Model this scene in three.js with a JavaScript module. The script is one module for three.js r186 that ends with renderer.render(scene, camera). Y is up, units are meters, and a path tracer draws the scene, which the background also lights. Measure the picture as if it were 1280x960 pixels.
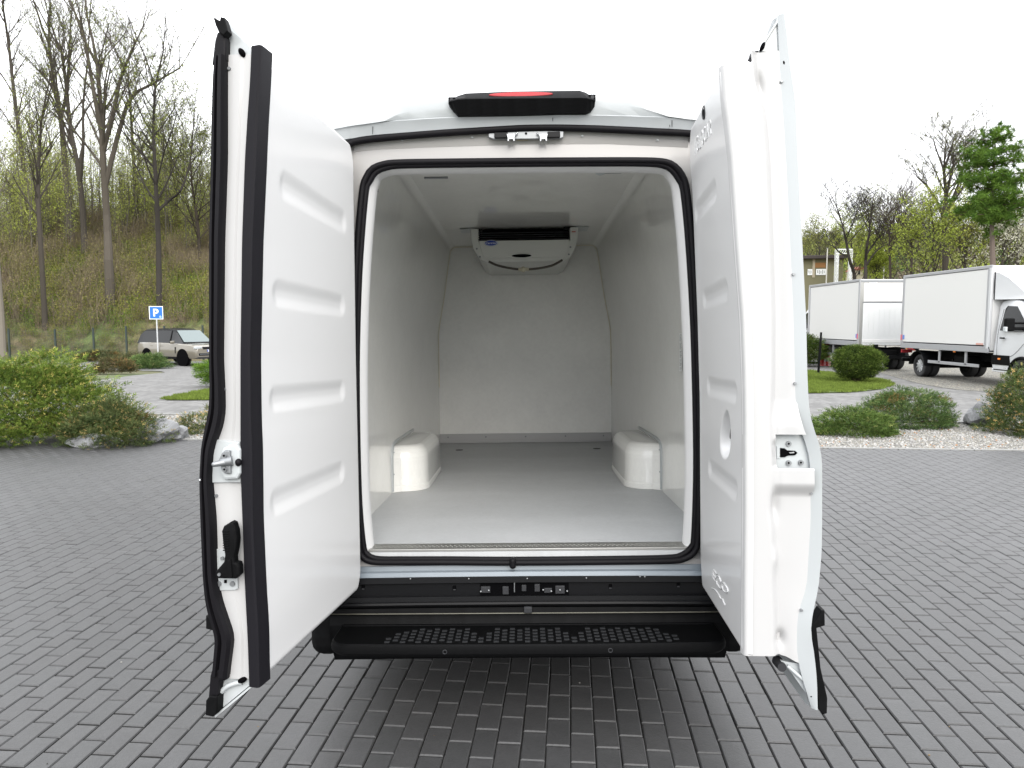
import * as THREE from 'three';
import { mergeGeometries, mergeVertices, toCreasedNormals } from 'three/addons/utils/BufferGeometryUtils.js';
import { RoundedBoxGeometry } from 'three/addons/geometries/RoundedBoxGeometry.js';

// ---------------------------------------------------------------- camera, sky, sun, exposure
const scene = new THREE.Scene();
const F = 910, EYE = 1.724, PITCH = THREE.MathUtils.degToRad(4.77);
const camera = new THREE.PerspectiveCamera(2 * Math.atan(480 / F) * 180 / Math.PI, 4 / 3, 0.05, 2000);
camera.position.set(0, EYE, 0);
camera.rotation.set(-PITCH, 0, 0);
camera.updateMatrixWorld(true);

const renderer = new THREE.WebGLRenderer({ antialias: true });
renderer.setSize(1024, 768);
renderer.toneMapping = THREE.LinearToneMapping;
renderer.toneMappingExposure = 1.8;
renderer.shadowMap.enabled = true;

function makeSky() {                         // an even overcast: brighter overhead than at the horizon
  const w = 128, h = 64, d = new Float32Array(w * h * 4);
  for (let j = 0; j < h; j++) for (let i = 0; i < w; i++) {
    const el = Math.sin(((j + 0.5) / h - 0.5) * Math.PI);
    const az = (i / w) * Math.PI * 2;
    const soft = 1 + 0.035 * Math.sin(az * 2 + 1.3 + el * 3) + 0.03 * Math.sin(az * 5 + el * 7);
    const L = el > 0 ? (1.12 + 0.95 * el) * soft : 0.35;
    const k = (j * w + i) * 4;
    d[k] = L * 0.985; d[k + 1] = L; d[k + 2] = L * 1.03; d[k + 3] = 1;
  }
  const t = new THREE.DataTexture(d, w, h, THREE.RGBAFormat, THREE.FloatType);
  t.mapping = THREE.EquirectangularReflectionMapping; t.magFilter = THREE.LinearFilter; t.minFilter = THREE.LinearFilter;
  t.wrapS = THREE.RepeatWrapping; t.needsUpdate = true;
  return t;
}
const sky = makeSky();
scene.background = sky; scene.environment = sky;
const sun = new THREE.DirectionalLight(0xfff8ef, 1.35);
sun.position.set(4, 11.5, 14); sun.target.position.set(0, 0, -4);
sun.castShadow = true; sun.shadow.radius = 75; sun.shadow.mapSize.set(2048, 2048);
Object.assign(sun.shadow.camera, { left: -30, right: 30, top: 30, bottom: -30, near: 0.5, far: 90 });
scene.add(sun, sun.target);

// ---------------------------------------------------------------- helpers
function rng(a) { return () => { a |= 0; a = a + 0x6D2B79F5 | 0; let t = Math.imul(a ^ a >>> 15, 1 | a); t = t + Math.imul(t ^ t >>> 7, 61 | t) ^ t; return ((t ^ t >>> 14) >>> 0) / 4294967296; }; }
const clamp = (x, a, b) => Math.min(b, Math.max(a, x));
const ss = (a, b, x) => { const t = clamp((x - a) / (b - a), 0, 1); return t * t * (3 - 2 * t); };
const lerp = (a, b, t) => a + (b - a) * t;
const V3 = (x, y, z) => new THREE.Vector3(x, y, z);
function hash2(x, y) { let h = Math.imul(x, 374761393) + Math.imul(y, 668265263) | 0; h = Math.imul(h ^ h >>> 13, 1274126177); return ((h ^ h >>> 16) >>> 0) / 4294967296; }
function vnoise(x, y) { const xi = Math.floor(x), yi = Math.floor(y), u = x - xi, v = y - yi, a = u * u * (3 - 2 * u), b = v * v * (3 - 2 * v); return lerp(lerp(hash2(xi, yi), hash2(xi + 1, yi), a), lerp(hash2(xi, yi + 1), hash2(xi + 1, yi + 1), a), b); }
const fbm = (x, y, o = 4) => { let s = 0, a = 0.5, n = 0; for (let i = 0; i < o; i++) { s += a * vnoise(x, y); n += a; x = x * 2.03 + 17.1; y = y * 2.03 + 5.7; a *= 0.5; } return s / n; };
// value of a table of [y, a, b, c ...] rows at y
function table(rows, y, c) { if (y <= rows[0][0]) return rows[0][c]; for (let i = 1; i < rows.length; i++) if (y <= rows[i][0]) { const t = (y - rows[i - 1][0]) / (rows[i][0] - rows[i - 1][0]); return lerp(rows[i - 1][c], rows[i][c], t); } return rows[rows.length - 1][c]; }
// smooth version of the same
function tableS(rows, y, c, w = 10) { let s = 0; for (let k = -2; k <= 2; k++) s += table(rows, y + k * w / 2, c); return s / 5; }

// sight lines of a 1280 x 960 picture, used to survey where things stand
const cR = V3(1, 0, 0), cU = V3(0, Math.cos(PITCH), -Math.sin(PITCH)), cF = V3(0, -Math.sin(PITCH), -Math.cos(PITCH));
const ray = (px, py) => cR.clone().multiplyScalar((px - 640) / F).addScaledVector(cU, (480 - py) / F).add(cF);
const at = (px, py, depth) => ray(px, py).multiplyScalar(depth).add(camera.position);
function project(p) { const d = p.clone().sub(camera.position); const z = d.dot(cF); return [640 + F * d.dot(cR) / z, 480 - F * d.dot(cU) / z, z]; }
const onGround = (px, py, h = 0) => { const r = ray(px, py); return r.multiplyScalar((h - EYE) / r.y).add(camera.position); };

// terrain height; d is the distance in front of the camera
function H(x, d) {
  const left = ss(-3, -7, x);
  let h = -0.45 * ss(20, 36, d) * left;
  const k = ss(-11, -16, x);
  const nn = fbm(x * 0.11 + 40, d * 0.11 + 9, 3) - 0.5;
  if (d > 42) h += k * (Math.min(0.53 * (d - 42.5), 9.6 + nn * 2) * ss(42, 45, d) + nn * 1.1 * ss(43, 49, d));
  h += ss(120, 250, d) * (15 + 8 * fbm(x * 0.012 + 3, d * 0.01, 2) + 5 * ss(20, 160, x));
  return h;
}
function hitTerrain(px, py) { const r = ray(px, py); for (let t = 8; t < 400; t += 0.1) { const p = r.clone().multiplyScalar(t).add(camera.position); if (p.y <= H(p.x, -p.z)) return V3(p.x, H(p.x, -p.z), p.z); } return r.multiplyScalar(200).add(camera.position); }

// geometry
function clean(g) {
  g = g.index ? g.toNonIndexed() : g;
  const n = g.attributes.position.count;
  if (!g.attributes.normal) g.computeVertexNormals();
  if (!g.attributes.uv) g.setAttribute('uv', new THREE.BufferAttribute(new Float32Array(n * 2), 2));
  for (const k of Object.keys(g.attributes)) if (!['position', 'normal', 'uv'].includes(k)) g.deleteAttribute(k);
  return g;
}
const merge = (list) => { list = list.flat(9).filter(Boolean); return list.length === 1 ? clean(list[0]) : mergeGeometries(list.map(clean)); };
const move = (g, x, y, z) => g.translate(x, y, z);
function box(x, y, z, w, h, d, r = 0) { const g = r > 0 ? new RoundedBoxGeometry(w, h, d, 2, Math.min(r, w / 2.01, h / 2.01, d / 2.01)) : new THREE.BoxGeometry(w, h, d); return g.translate(x, y, z); }
function cyl(a, b, r1, r2 = r1, seg = 12) { a = V3(...a); b = V3(...b); const d = b.clone().sub(a), L = d.length(); const g = new THREE.CylinderGeometry(r2, r1, L, seg); g.translate(0, L / 2, 0); g.applyQuaternion(new THREE.Quaternion().setFromUnitVectors(V3(0, 1, 0), d.normalize())); return g.translate(a.x, a.y, a.z); }
function tube(pts, r, seg = 60, rad = 8, closed = false, tension = 0.5) { return new THREE.TubeGeometry(new THREE.CatmullRomCurve3(pts.map(p => V3(...p)), closed, 'catmullrom', tension), seg, r, rad, closed); }
// sections: list of rings of [x, y, z]; ring closed unless open
function loft(sections, { closed = true, caps = true, crease = 0.6, uvs = 1, flip = false } = {}) {
  const pos = [], uv = [], m = sections[0].length, nS = sections.length;
  const quad = (a, b, c, d, ua, ub, uc, ud) => { pos.push(...a, ...b, ...c, ...a, ...c, ...d); uv.push(...ua, ...ub, ...uc, ...ua, ...uc, ...ud); };
  for (let i = 0; i + 1 < nS; i++) for (let j = 0; j < (closed ? m : m - 1); j++) {
    const k = (j + 1) % m;
    quad(sections[i][j], sections[i][k], sections[i + 1][k], sections[i + 1][j], [j * uvs, i * uvs], [(j + 1) * uvs, i * uvs], [(j + 1) * uvs, (i + 1) * uvs], [j * uvs, (i + 1) * uvs]);
  }
  if (caps && closed) for (const [s, flip] of [[sections[0], 1], [sections[nS - 1], 0]]) {
    // triangulate the ring in its own plane
    const o = V3(...s[0]); let n = V3(0, 0, 0);
    for (let j = 0; j < m; j++) { const a = V3(...s[j]), b = V3(...s[(j + 1) % m]); n.x += (a.y - b.y) * (a.z + b.z); n.y += (a.z - b.z) * (a.x + b.x); n.z += (a.x - b.x) * (a.y + b.y); }
    n.normalize(); const ux = Math.abs(n.y) < 0.9 ? V3(0, 1, 0).cross(n).normalize() : V3(1, 0, 0).cross(n).normalize(), uy = n.clone().cross(ux);
    const flat = s.map(p => { const q = V3(...p).sub(o); return new THREE.Vector2(q.dot(ux), q.dot(uy)); });
    for (const t of THREE.ShapeUtils.triangulateShape(flat, [])) { const q = flip ? [t[0], t[2], t[1]] : t; for (const i of q) { pos.push(...s[i]); uv.push(0, 0); } }
  }
  let vol = 0;                                  // turn the faces outwards
  for (let i = 0; i < pos.length; i += 9) vol += pos[i] * (pos[i + 4] * pos[i + 8] - pos[i + 5] * pos[i + 7]) + pos[i + 1] * (pos[i + 5] * pos[i + 6] - pos[i + 3] * pos[i + 8]) + pos[i + 2] * (pos[i + 3] * pos[i + 7] - pos[i + 4] * pos[i + 6]);
  if (closed && caps ? vol < 0 : flip) for (let i = 0; i < pos.length; i += 9) for (let k = 0; k < 3; k++) { const t = pos[i + 3 + k]; pos[i + 3 + k] = pos[i + 6 + k]; pos[i + 6 + k] = t; }
  if (closed && caps ? vol < 0 : flip) for (let i = 0; i < uv.length; i += 6) for (let k = 0; k < 2; k++) { const t = uv[i + 2 + k]; uv[i + 2 + k] = uv[i + 4 + k]; uv[i + 4 + k] = t; }
  let g = new THREE.BufferGeometry();
  g.setAttribute('position', new THREE.Float32BufferAttribute(pos, 3)); g.setAttribute('uv', new THREE.Float32BufferAttribute(uv, 2));
  return toCreasedNormals(g, crease);
}
function extrude(poly, depth, { bevel = 0, holes = [], seg = 2 } = {}) {     // outline in x, y; solid from z = 0 back to z = -depth
  const s = new THREE.Shape(poly.map(p => new THREE.Vector2(p[0], p[1])));
  for (const h of holes) s.holes.push(new THREE.Path(h.map(p => new THREE.Vector2(p[0], p[1]))));
  const g = new THREE.ExtrudeGeometry(s, { depth: Math.max(1e-4, depth - 2 * bevel), bevelEnabled: bevel > 0, bevelSize: bevel, bevelOffset: -bevel, bevelThickness: bevel, bevelSegments: seg, curveSegments: 8 });
  return g.translate(0, 0, -depth + bevel);
}
class Tris {                                    // loose coloured triangles (leaves, needles, twigs)
  constructor() { this.p = []; this.c = []; }
  tri(a, b, c, col) { this.p.push(a.x, a.y, a.z, b.x, b.y, b.z, c.x, c.y, c.z); for (let i = 0; i < 3; i++) this.c.push(col[0], col[1], col[2]); }
  pipe(pts, radii, n, col, upright = true) {          // one smooth pipe through the points
    const ring = pts.map((p, i) => { const d = pts[Math.min(i + 1, pts.length - 1)].clone().sub(pts[Math.max(i - 1, 0)]).normalize(), s = V3(0, 0, 1).cross(d); if (s.lengthSq() < 0.01) s.set(1, 0, 0); s.normalize(); const t = d.clone().cross(s); return Array.from({ length: n }, (_, k) => { const q = k / n * Math.PI * 2; return p.clone().addScaledVector(s, radii[i] * Math.cos(q)).addScaledVector(t, radii[i] * Math.sin(q)); }); });
    for (let i = 0; i + 1 < pts.length; i++) for (let k = 0; k < n; k++) { const m = (k + 1) % n; this.tri(ring[i][k], ring[i][m], ring[i + 1][m], col); this.tri(ring[i][k], ring[i + 1][m], ring[i + 1][k], col); }
  }
  limb(a, b, ra, rb, n, col) {
    const d = b.clone().sub(a).normalize(), s = (Math.abs(d.y) < 0.9 ? V3(0, 1, 0) : V3(1, 0, 0)).cross(d).normalize(), t = d.clone().cross(s);
    const pt = (o, r, k) => { const q = k / n * Math.PI * 2; return o.clone().addScaledVector(s, r * Math.cos(q)).addScaledVector(t, r * Math.sin(q)); };
    for (let k = 0; k < n; k++) { const A = pt(a, ra, k), B = pt(a, ra, k + 1), C = pt(b, rb, k + 1), D = pt(b, rb, k); this.tri(A, B, C, col); this.tri(A, C, D, col); }
  }
  build() { const g = new THREE.BufferGeometry(); g.setAttribute('position', new THREE.Float32BufferAttribute(this.p, 3)); g.setAttribute('color', new THREE.Float32BufferAttribute(this.c, 3)); g.computeVertexNormals(); return g; }
}

// naming and adding
const taken = {};
function numbered(name) { taken[name] = (taken[name] ?? -1) + 1; return taken[name] ? `${name}_${String(taken[name]).padStart(3, '0')}` : name; }
function tag(o, label, category, group) { o.userData.label = label; if (category) o.userData.category = category; if (group) o.userData.group = group; return o; }
function thing(name, label, category, [x, y, z] = [0, 0, 0], turn = 0, group) {
  const o = new THREE.Group(); o.name = numbered(name); o.position.set(x, y, z); o.rotation.y = turn; scene.add(o);
  return tag(o, label, category, group);
}
function part(name, geo, mat, parent, label) { const m = new THREE.Mesh(Array.isArray(geo) ? merge(geo) : geo, mat); m.name = parent === scene ? numbered(name) : name; m.castShadow = m.receiveShadow = true; parent.add(m); if (label) m.userData.label = label; return m; }
function parts(name, list, mat, parent) { for (const g of list) part(name, g, mat, parent); }
function group(name, parent) { const g = new THREE.Group(); g.name = name; parent.add(g); return g; }
function structure(name, geo, mat) { const m = part(name, geo, mat, scene); m.userData.kind = 'structure'; return m; }

// ---------------------------------------------------------------- materials
function dataTex(n, fn, srgb = true, rep = 1) {
  const d = new Uint8Array(n * n * 4);
  for (let j = 0; j < n; j++) for (let i = 0; i < n; i++) { const c = fn(i / n, j / n, i, j), k = (j * n + i) * 4; d[k] = clamp(c[0] * 255, 0, 255); d[k + 1] = clamp(c[1] * 255, 0, 255); d[k + 2] = clamp(c[2] * 255, 0, 255); d[k + 3] = 255; }
  const t = new THREE.DataTexture(d, n, n); t.wrapS = t.wrapT = THREE.RepeatWrapping; t.magFilter = THREE.LinearFilter; t.minFilter = THREE.LinearMipmapLinearFilter; t.generateMipmaps = true;
  if (srgb) t.colorSpace = THREE.SRGBColorSpace; t.repeat.set(rep, rep); t.needsUpdate = true; return t;
}
const tile = (fn, p) => (u, v) => { const a = u * p, b = v * p, w = ss(0.85, 1, u), q = ss(0.85, 1, v); return lerp(lerp(fn(a, b), fn(a - p, b), w), lerp(fn(a, b - p), fn(a - p, b - p), w), q); };
const lin = (r, g, b) => new THREE.Color().setRGB(r, g, b);
const std = (o) => new THREE.MeshStandardMaterial(o), phy = (o) => new THREE.MeshPhysicalMaterial(o);
const nBroad = tile((a, b) => fbm(a, b, 4), 5), nFine = tile((a, b) => fbm(a, b, 3), 60);
const M = {};
const liner = dataTex(256, (u, v) => { const s = 0.97 + 0.05 * (nBroad(u, v) - 0.5) + 0.03 * (nFine(u, v) - 0.5); return [s, s, s * 0.992]; }, true, 0.7);
const linerBump = dataTex(256, (u, v) => { const s = 0.5 + 0.5 * (nBroad(u, v) - 0.5) + 0.12 * (nFine(u, v) - 0.5); return [s, s, s]; }, false, 0.7);
M.paint = phy({ color: lin(0.395, 0.418, 0.428), roughness: 0.35, clearcoat: 0.8, clearcoatRoughness: 0.06 });
M.sillPaint = phy({ color: lin(0.175, 0.205, 0.232), roughness: 0.35, clearcoat: 0.7, clearcoatRoughness: 0.1 });
M.header = phy({ color: lin(0.345, 0.336, 0.328), roughness: 0.32, clearcoat: 0.4, clearcoatRoughness: 0.15 });
M.gelLifted = phy({ color: lin(0.935, 0.935, 0.918), roughness: 0.4, map: liner, bumpMap: linerBump, bumpScale: 0.0004, clearcoat: 1, clearcoatRoughness: 0.06 });  // same white liner as the doors, lightened to offset the shade inside
M.gelBackLifted = phy({ color: lin(0.935, 0.935, 0.918), roughness: 0.42, map: liner, bumpMap: linerBump, bumpScale: 0.0006, clearcoat: 0.3, clearcoatRoughness: 0.34 });  // lightened like the walls to offset the shade inside
M.gelDoorDimmed = phy({ color: lin(0.445, 0.445, 0.446), roughness: 0.42, clearcoat: 0.4, clearcoatRoughness: 0.15 });  // same white liner, colour darkened where it faces the bright sky
M.gelPanelLifted = phy({ color: lin(0.66, 0.66, 0.66), roughness: 0.42, clearcoat: 0.5, clearcoatRoughness: 0.14 });  // same door liner, colour raised because it catches less light than end faces
M.boxFloor = std({ color: lin(0.53, 0.545, 0.555), roughness: 0.6, map: dataTex(256, (u, v) => { const s = 0.95 + 0.05 * (nBroad(u, v) - 0.5) + 0.045 * (nFine(u, v) - 0.5); return [s, s, s]; }, true, 1.3) });
const rubberTex = dataTex(256, (u, v) => { const s = 0.85 + 0.5 * (nBroad(u, v) - 0.5) + 0.25 * (nFine(u, v) - 0.5); return [s, s, s]; }, true, 3);
M.rubber = phy({ color: lin(0.006, 0.0055, 0.007), roughness: 0.52, specularIntensity: 0.28 });
M.gasket = phy({ color: lin(0.0095, 0.009, 0.0115), roughness: 0.55, specularIntensity: 0.25 });
M.plastic = phy({ color: lin(0.0045, 0.0047, 0.0053), roughness: 0.6, specularIntensity: 0.2, map: rubberTex });
M.plasticGrey = phy({ color: lin(0.03, 0.031, 0.034), roughness: 0.5, specularIntensity: 0.5 });
M.blackMetal = phy({ color: lin(0.0085, 0.0088, 0.0098), roughness: 0.4, specularIntensity: 0.28 });
M.hole = phy({ color: lin(0.002, 0.002, 0.0025), roughness: 0.9, specularIntensity: 0.1 });
M.steel = std({ color: lin(0.36, 0.37, 0.38), roughness: 0.35, metalness: 0.9 });
M.zinc = std({ color: lin(0.26, 0.27, 0.28), roughness: 0.48, metalness: 0.7 });
M.alu = std({ color: lin(0.4, 0.4, 0.385), roughness: 0.38, metalness: 0.85 });
M.castWhite = phy({ color: lin(0.43, 0.455, 0.465), roughness: 0.4, clearcoat: 0.4 });
M.bead = std({ color: lin(0.72, 0.68, 0.55), roughness: 0.5 });
M.redLens = phy({ color: lin(0.3, 0.025, 0.03), roughness: 0.5, specularIntensity: 0.5 });
M.orangeLens = phy({ color: lin(0.75, 0.2, 0.01), roughness: 0.2, clearcoat: 1 });
M.tyre = std({ color: lin(0.014, 0.014, 0.015), roughness: 0.8 });
M.darkGlass = phy({ color: lin(0.012, 0.013, 0.014), roughness: 0.08, specularIntensity: 0.45 });
M.glass = phy({ color: lin(0.03, 0.035, 0.037), roughness: 0.04, clearcoat: 1, clearcoatRoughness: 0.02 });
M.pane = phy({ color: lin(0.55, 0.62, 0.62), roughness: 0.02, transmission: 1, thickness: 0 });
M.bark = phy({ vertexColors: true, roughness: 0.95, specularIntensity: 0.2 });
M.leaf = phy({ vertexColors: true, roughness: 0.85, specularIntensity: 0.25, side: THREE.DoubleSide });

// ---------------------------------------------------------------- ground
const pDir = ray(713, 404).setY(0).normalize(), qDir = V3(-pDir.z, 0, pDir.x);      // the yard's paving runs along pDir; qDir points right
const yard = (q, v, y = 0) => V3(qDir.x * q + pDir.x * v, y, qDir.z * q + pDir.z * v);
const vOf = (p) => p.x * pDir.x + p.z * pDir.z, qOf = (p) => p.x * qDir.x + p.z * qDir.z;
const vKerb = (vOf(onGround(100, 563)) + vOf(onGround(1150, 547.5))) / 2, vBack = vKerb + 2.75;
{
  // terrain out to the horizon
  const pos = [], idx = [], col = [], NX = 230, NZ = 230, uv = [];
  const gx = (i) => { const t = i / NX * 2 - 1; return Math.sign(t) * (Math.abs(t) * 45 + Math.pow(Math.abs(t), 4) * 755); };
  const gd = (j) => { const t = j / NZ; return -40 + t * 130 + Math.pow(t, 4) * 700; };
  for (let j = 0; j <= NZ; j++) for (let i = 0; i <= NX; i++) {
    const x = gx(i), d = gd(j); pos.push(x, H(x, d) - lerp(0.025, 0.06, ss(20, 12, d)) * ss(44, 40, d), -d); uv.push(x / 4, d / 4);
    const n = fbm(x * 0.5 + 7, d * 0.5 + 3, 4), n2 = fbm(x * 0.14 + 70, d * 0.14, 3), g = ss(0.44, 0.62, n * 0.5 + n2 * 0.5);
    const hill = ss(41, 44, d);
    const dry = [0.17, 0.13, 0.08], green = [0.07, 0.105, 0.026];
    for (let k = 0; k < 3; k++) col.push(lerp(dry[k], green[k], hill > 0.5 ? g * 0.9 : 0.5 + g * 0.5) * (0.8 + 0.4 * n));
  }
  for (let j = 0; j < NZ; j++) for (let i = 0; i < NX; i++) { const a = j * (NX + 1) + i; idx.push(a, a + 1, a + NX + 2, a, a + NX + 2, a + NX + 1); }
  const g = new THREE.BufferGeometry(); g.setAttribute('position', new THREE.Float32BufferAttribute(pos, 3)); g.setAttribute('color', new THREE.Float32BufferAttribute(col, 3)); g.setAttribute('uv', new THREE.Float32BufferAttribute(uv, 2)); g.setIndex(idx); g.computeVertexNormals();
  const soil = dataTex(256, (u, v) => { const s = 0.6 + 0.6 * nFine(u, v) * nBroad(u, v) * 1.6; return [s, s, s * 0.95]; });
  structure('ground', g, std({ vertexColors: true, roughness: 0.95, map: soil }));
}
// paving stones of the yard, one by one
{
  const R = rng(11), pave = group('pavement', scene); pave.userData.kind = 'structure'; taken.pavement = 0;
  const concrete = dataTex(512, (u, v) => { const f = hash2(Math.floor(u * 512), Math.floor(v * 512)); const s = 0.88 + 0.12 * (nBroad(u, v) - 0.5) + 0.13 * (nFine(u, v) - 0.5) + (f > 0.98 ? 0.16 : f < 0.03 ? -0.14 : 0) + 0.06 * (f - 0.5); return [s, s, s * 1.005]; });
  const grain = dataTex(256, (u, v, i, j) => { const s = 0.5 + 0.5 * (hash2(i, j) - 0.5) + 0.4 * (nFine(u, v) - 0.5); return [s, s, s]; }, false);
  const W = 0.1012, Lp = 0.2024, jw = 0.0052, c = 0.0048;
  const variant = (k) => {
    const a = W / 2 - jw * 0.42, b = Lp / 2 - jw * 0.85, top = [[-a + c, 0, -b + c], [a - c, 0, -b + c], [a - c, 0, b - c], [-a + c, 0, b - c]], mid = [[-a, -c, -b], [a, -c, -b], [a, -c, b], [-a, -c, b]], low = mid.map(p => [p[0], -0.05, p[2]]);
    const g = loft([low, mid, top], { crease: 0.2, caps: true });
    const uv = g.attributes.uv, p = g.attributes.position, ou = hash2(k, 3) * 5, ov = hash2(k, 9) * 5;
    for (let i = 0; i < uv.count; i++) uv.setXY(i, p.getX(i) * 2.2 + ou, (p.getZ(i) + p.getY(i)) * 2.2 + ov);
    return g;
  };
  const geos = [0, 1, 2, 3, 4].map(variant);
  const tones = [];
  for (let i = 0; i < 7; i++) { const s = 0.054 + 0.0036 * i; tones.push([s * (0.99 + 0.02 * R()), s, s * (0.99 + 0.025 * R())]); }
  const mats = tones.map(t => std({ color: lin(...t), roughness: 0.47, map: concrete, bumpMap: grain, bumpScale: 0.0012 }));
  const q0 = qOf(onGround(713.3, 850)), vA = vOf(onGround(713, 885.2));
  const list = [];
  for (let i = -110; i < 100; i++) for (let k = -48; k < 60; k++) {
    const q = q0 + (i + 0.5) * W, v = vA + (k + 0.5 + (((i % 2) + 2) % 2) * 0.53) * Lp;
    if (v < -2 || v > vKerb - 0.06) continue;
    const tone = clamp(Math.round(fbm(q * 0.7 + 20, v * 0.7 + 3, 2) * 5.2 + R() * 2.4 - 0.4 + 0.8 * ss(4, 10, v)), 0, 6);  // stones turn paler with distance: grazing sheen put into their tone
    const p = yard(q + (R() - 0.5) * 0.003, v + (R() - 0.5) * 0.004), s = project(p);
    const hidden = s[1] < 824 && s[0] > 415 && s[0] < 905 || s[0] > 330 && s[0] < 940 && s[1] < 800 || s[0] < -20 || s[0] > 1300 || s[1] > 985 || s[2] < 1;
    list.push({ p, tone, y: (R() - 0.5) * 0.003, t: (R() - 0.5) * 0.012, tx: (R() - 0.5) * 0.008, tz: (R() - 0.5) * 0.012, k: Math.floor(R() * 5), hidden, d: s[2] });
  }
  const near = list.filter(b => !b.hidden).sort((a, b) => a.d - b.d).slice(0, 300), isNear = new Set(near);
  const turn = Math.atan2(-pDir.x, -pDir.z) ;
  for (const b of near) { const m = new THREE.Mesh(geos[b.k], mats[b.tone]); m.name = 'paving_stone'; m.castShadow = m.receiveShadow = true; m.position.set(b.p.x, b.y, b.p.z); m.rotation.set(b.tx, turn + b.t, b.tz, 'YXZ'); pave.add(m); }
  const white = std({ color: 0xffffff, roughness: 0.47, map: concrete, bumpMap: grain, bumpScale: 0.0012 });
  for (let k = 0; k < 5; k++) {
    const rest = list.filter(b => !isNear.has(b) && b.k === k), im = new THREE.InstancedMesh(geos[k], white, rest.length), o = new THREE.Object3D();
    rest.forEach((b, i) => { o.position.set(b.p.x, b.y, b.p.z); o.rotation.set(b.tx, turn + b.t, b.tz, 'YXZ'); o.updateMatrix(); im.setMatrixAt(i, o.matrix); im.setColorAt(i, lin(...tones[b.tone])); });
    im.name = 'paving_stones'; im.userData.kind = 'stuff'; im.castShadow = im.receiveShadow = true; pave.add(im);
  }
  const bed = new THREE.PlaneGeometry(60, vKerb + 4).rotateX(-Math.PI / 2);
  const c0 = yard(0, (vKerb - 4) / 2, -0.011); bed.rotateY(turn); bed.translate(c0.x, c0.y, c0.z);
  part('joint_sand', bed, std({ color: 0xffffff, roughness: 1, map: (() => { const t = dataTex(256, (u, v) => { const n = nBroad(u, v), s = 0.08 + 0.22 * ss(0.45, 0.7, n) * (0.6 + 0.6 * nFine(u, v)); return [s, s * 0.97, s * 0.9]; }); t.repeat.set(14, 4); return t; })() }), pave);
}
{  // windblown specks and crumbs lying on the yard
  const R = rng(61), N = 230, im = new THREE.InstancedMesh(new THREE.IcosahedronGeometry(1, 0), std({ color: 0xffffff, roughness: 0.9, flatShading: true }), N), o = new THREE.Object3D();
  for (let i = 0; i < N; i++) { const v = 2 + R() * (vKerb - 2.1), p = yard((R() - 0.5) * 2 * v, v), s = 0.0015 + 0.0028 * R() * R(); o.position.set(p.x, s * 0.4, p.z); o.scale.set(s * (1 + R()), s * 0.6, s); o.rotation.y = R() * 6; o.updateMatrix(); im.setMatrixAt(i, o.matrix); const t = R(); im.setColorAt(i, t < 0.35 ? lin(0.28, 0.27, 0.25) : t < 0.7 ? lin(0.03, 0.026, 0.02) : lin(0.16, 0.11, 0.05)); }
  im.name = 'debris'; im.userData.kind = 'stuff'; tag(im, 'tiny crumbs and specks scattered over the grey paving'); scene.add(im);
}
// kerbs: concrete edging stones on both sides of the gravel bed
const kerbMat = std({ color: lin(0.3, 0.3, 0.29), roughness: 0.85, map: dataTex(128, (u, v) => { const s = 0.85 + 0.3 * (nFine(u, v) - 0.5); return [s, s, s]; }) });
function kerb(name, v, q1, q2, y, w) {
  const g = group(name, scene); g.userData.kind = 'structure'; const R = rng(5);
  const geo = box(0, -0.06, 0, 0.994, 0.12, w, 0.008), turn = Math.atan2(-pDir.x, -pDir.z);
  for (let q = q1; q < q2; q += 1) { const m = new THREE.Mesh(geo, kerbMat); m.name = 'kerb_stone'; m.receiveShadow = m.castShadow = true; const p = yard(q, v, y + (R() - 0.5) * 0.006); m.position.copy(p); m.rotation.y = turn + (R() - 0.5) * 0.006; g.add(m); }
}
kerb('kerb', vKerb, -13, 13, 0.012, 0.06); kerb('kerb_001', vBack, -14, 14, 0.03, 0.06);
taken.kerb = 1;
function sheet(name, pts, y, mat, scale = 1) { const s = new THREE.Shape(pts.map(p => new THREE.Vector2(p.x, -p.z))); const g = new THREE.ShapeGeometry(s, 12); g.rotateX(-Math.PI / 2).translate(0, y, 0); const uv = g.attributes.uv; for (let i = 0; i < uv.count; i++) uv.setXY(i, uv.getX(i) * scale, uv.getY(i) * scale); return structure(name, g, mat); }
// gravel bed with loose pebbles
const gravelTex = dataTex(512, (u, v, i, j) => {
  let b = 9, id = 0; const n = 44, x = u * n, y = v * n, xi = Math.floor(x), yi = Math.floor(y);
  for (let a = -1; a < 2; a++) for (let c = -1; c < 2; c++) { const cx = (xi + a + n) % n, cy = (yi + c + n) % n, px = xi + a + 0.2 + 0.6 * hash2(cx, cy), py = yi + c + 0.2 + 0.6 * hash2(cx + 99, cy), r = (x - px) ** 2 + (y - py) ** 2; if (r < b) { b = r; id = hash2(cx + 7, cy + 3); } }
  const s = (0.62 + 0.36 * id) * (b > 0.33 ? 0.6 : 1), w = id > 0.86 ? 0.9 : 1; return [s, s * (0.5 + 0.5 * w) , s * w * 0.97];
});
const gravelMat = std({ color: lin(0.34, 0.33, 0.31), roughness: 0.95, map: gravelTex, bumpMap: gravelTex, bumpScale: 0.012 });
sheet('gravel_bed', [yard(-22, vKerb), yard(22, vKerb), yard(22, vBack), yard(-22, vBack)], -0.002, gravelMat, 1);
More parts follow.
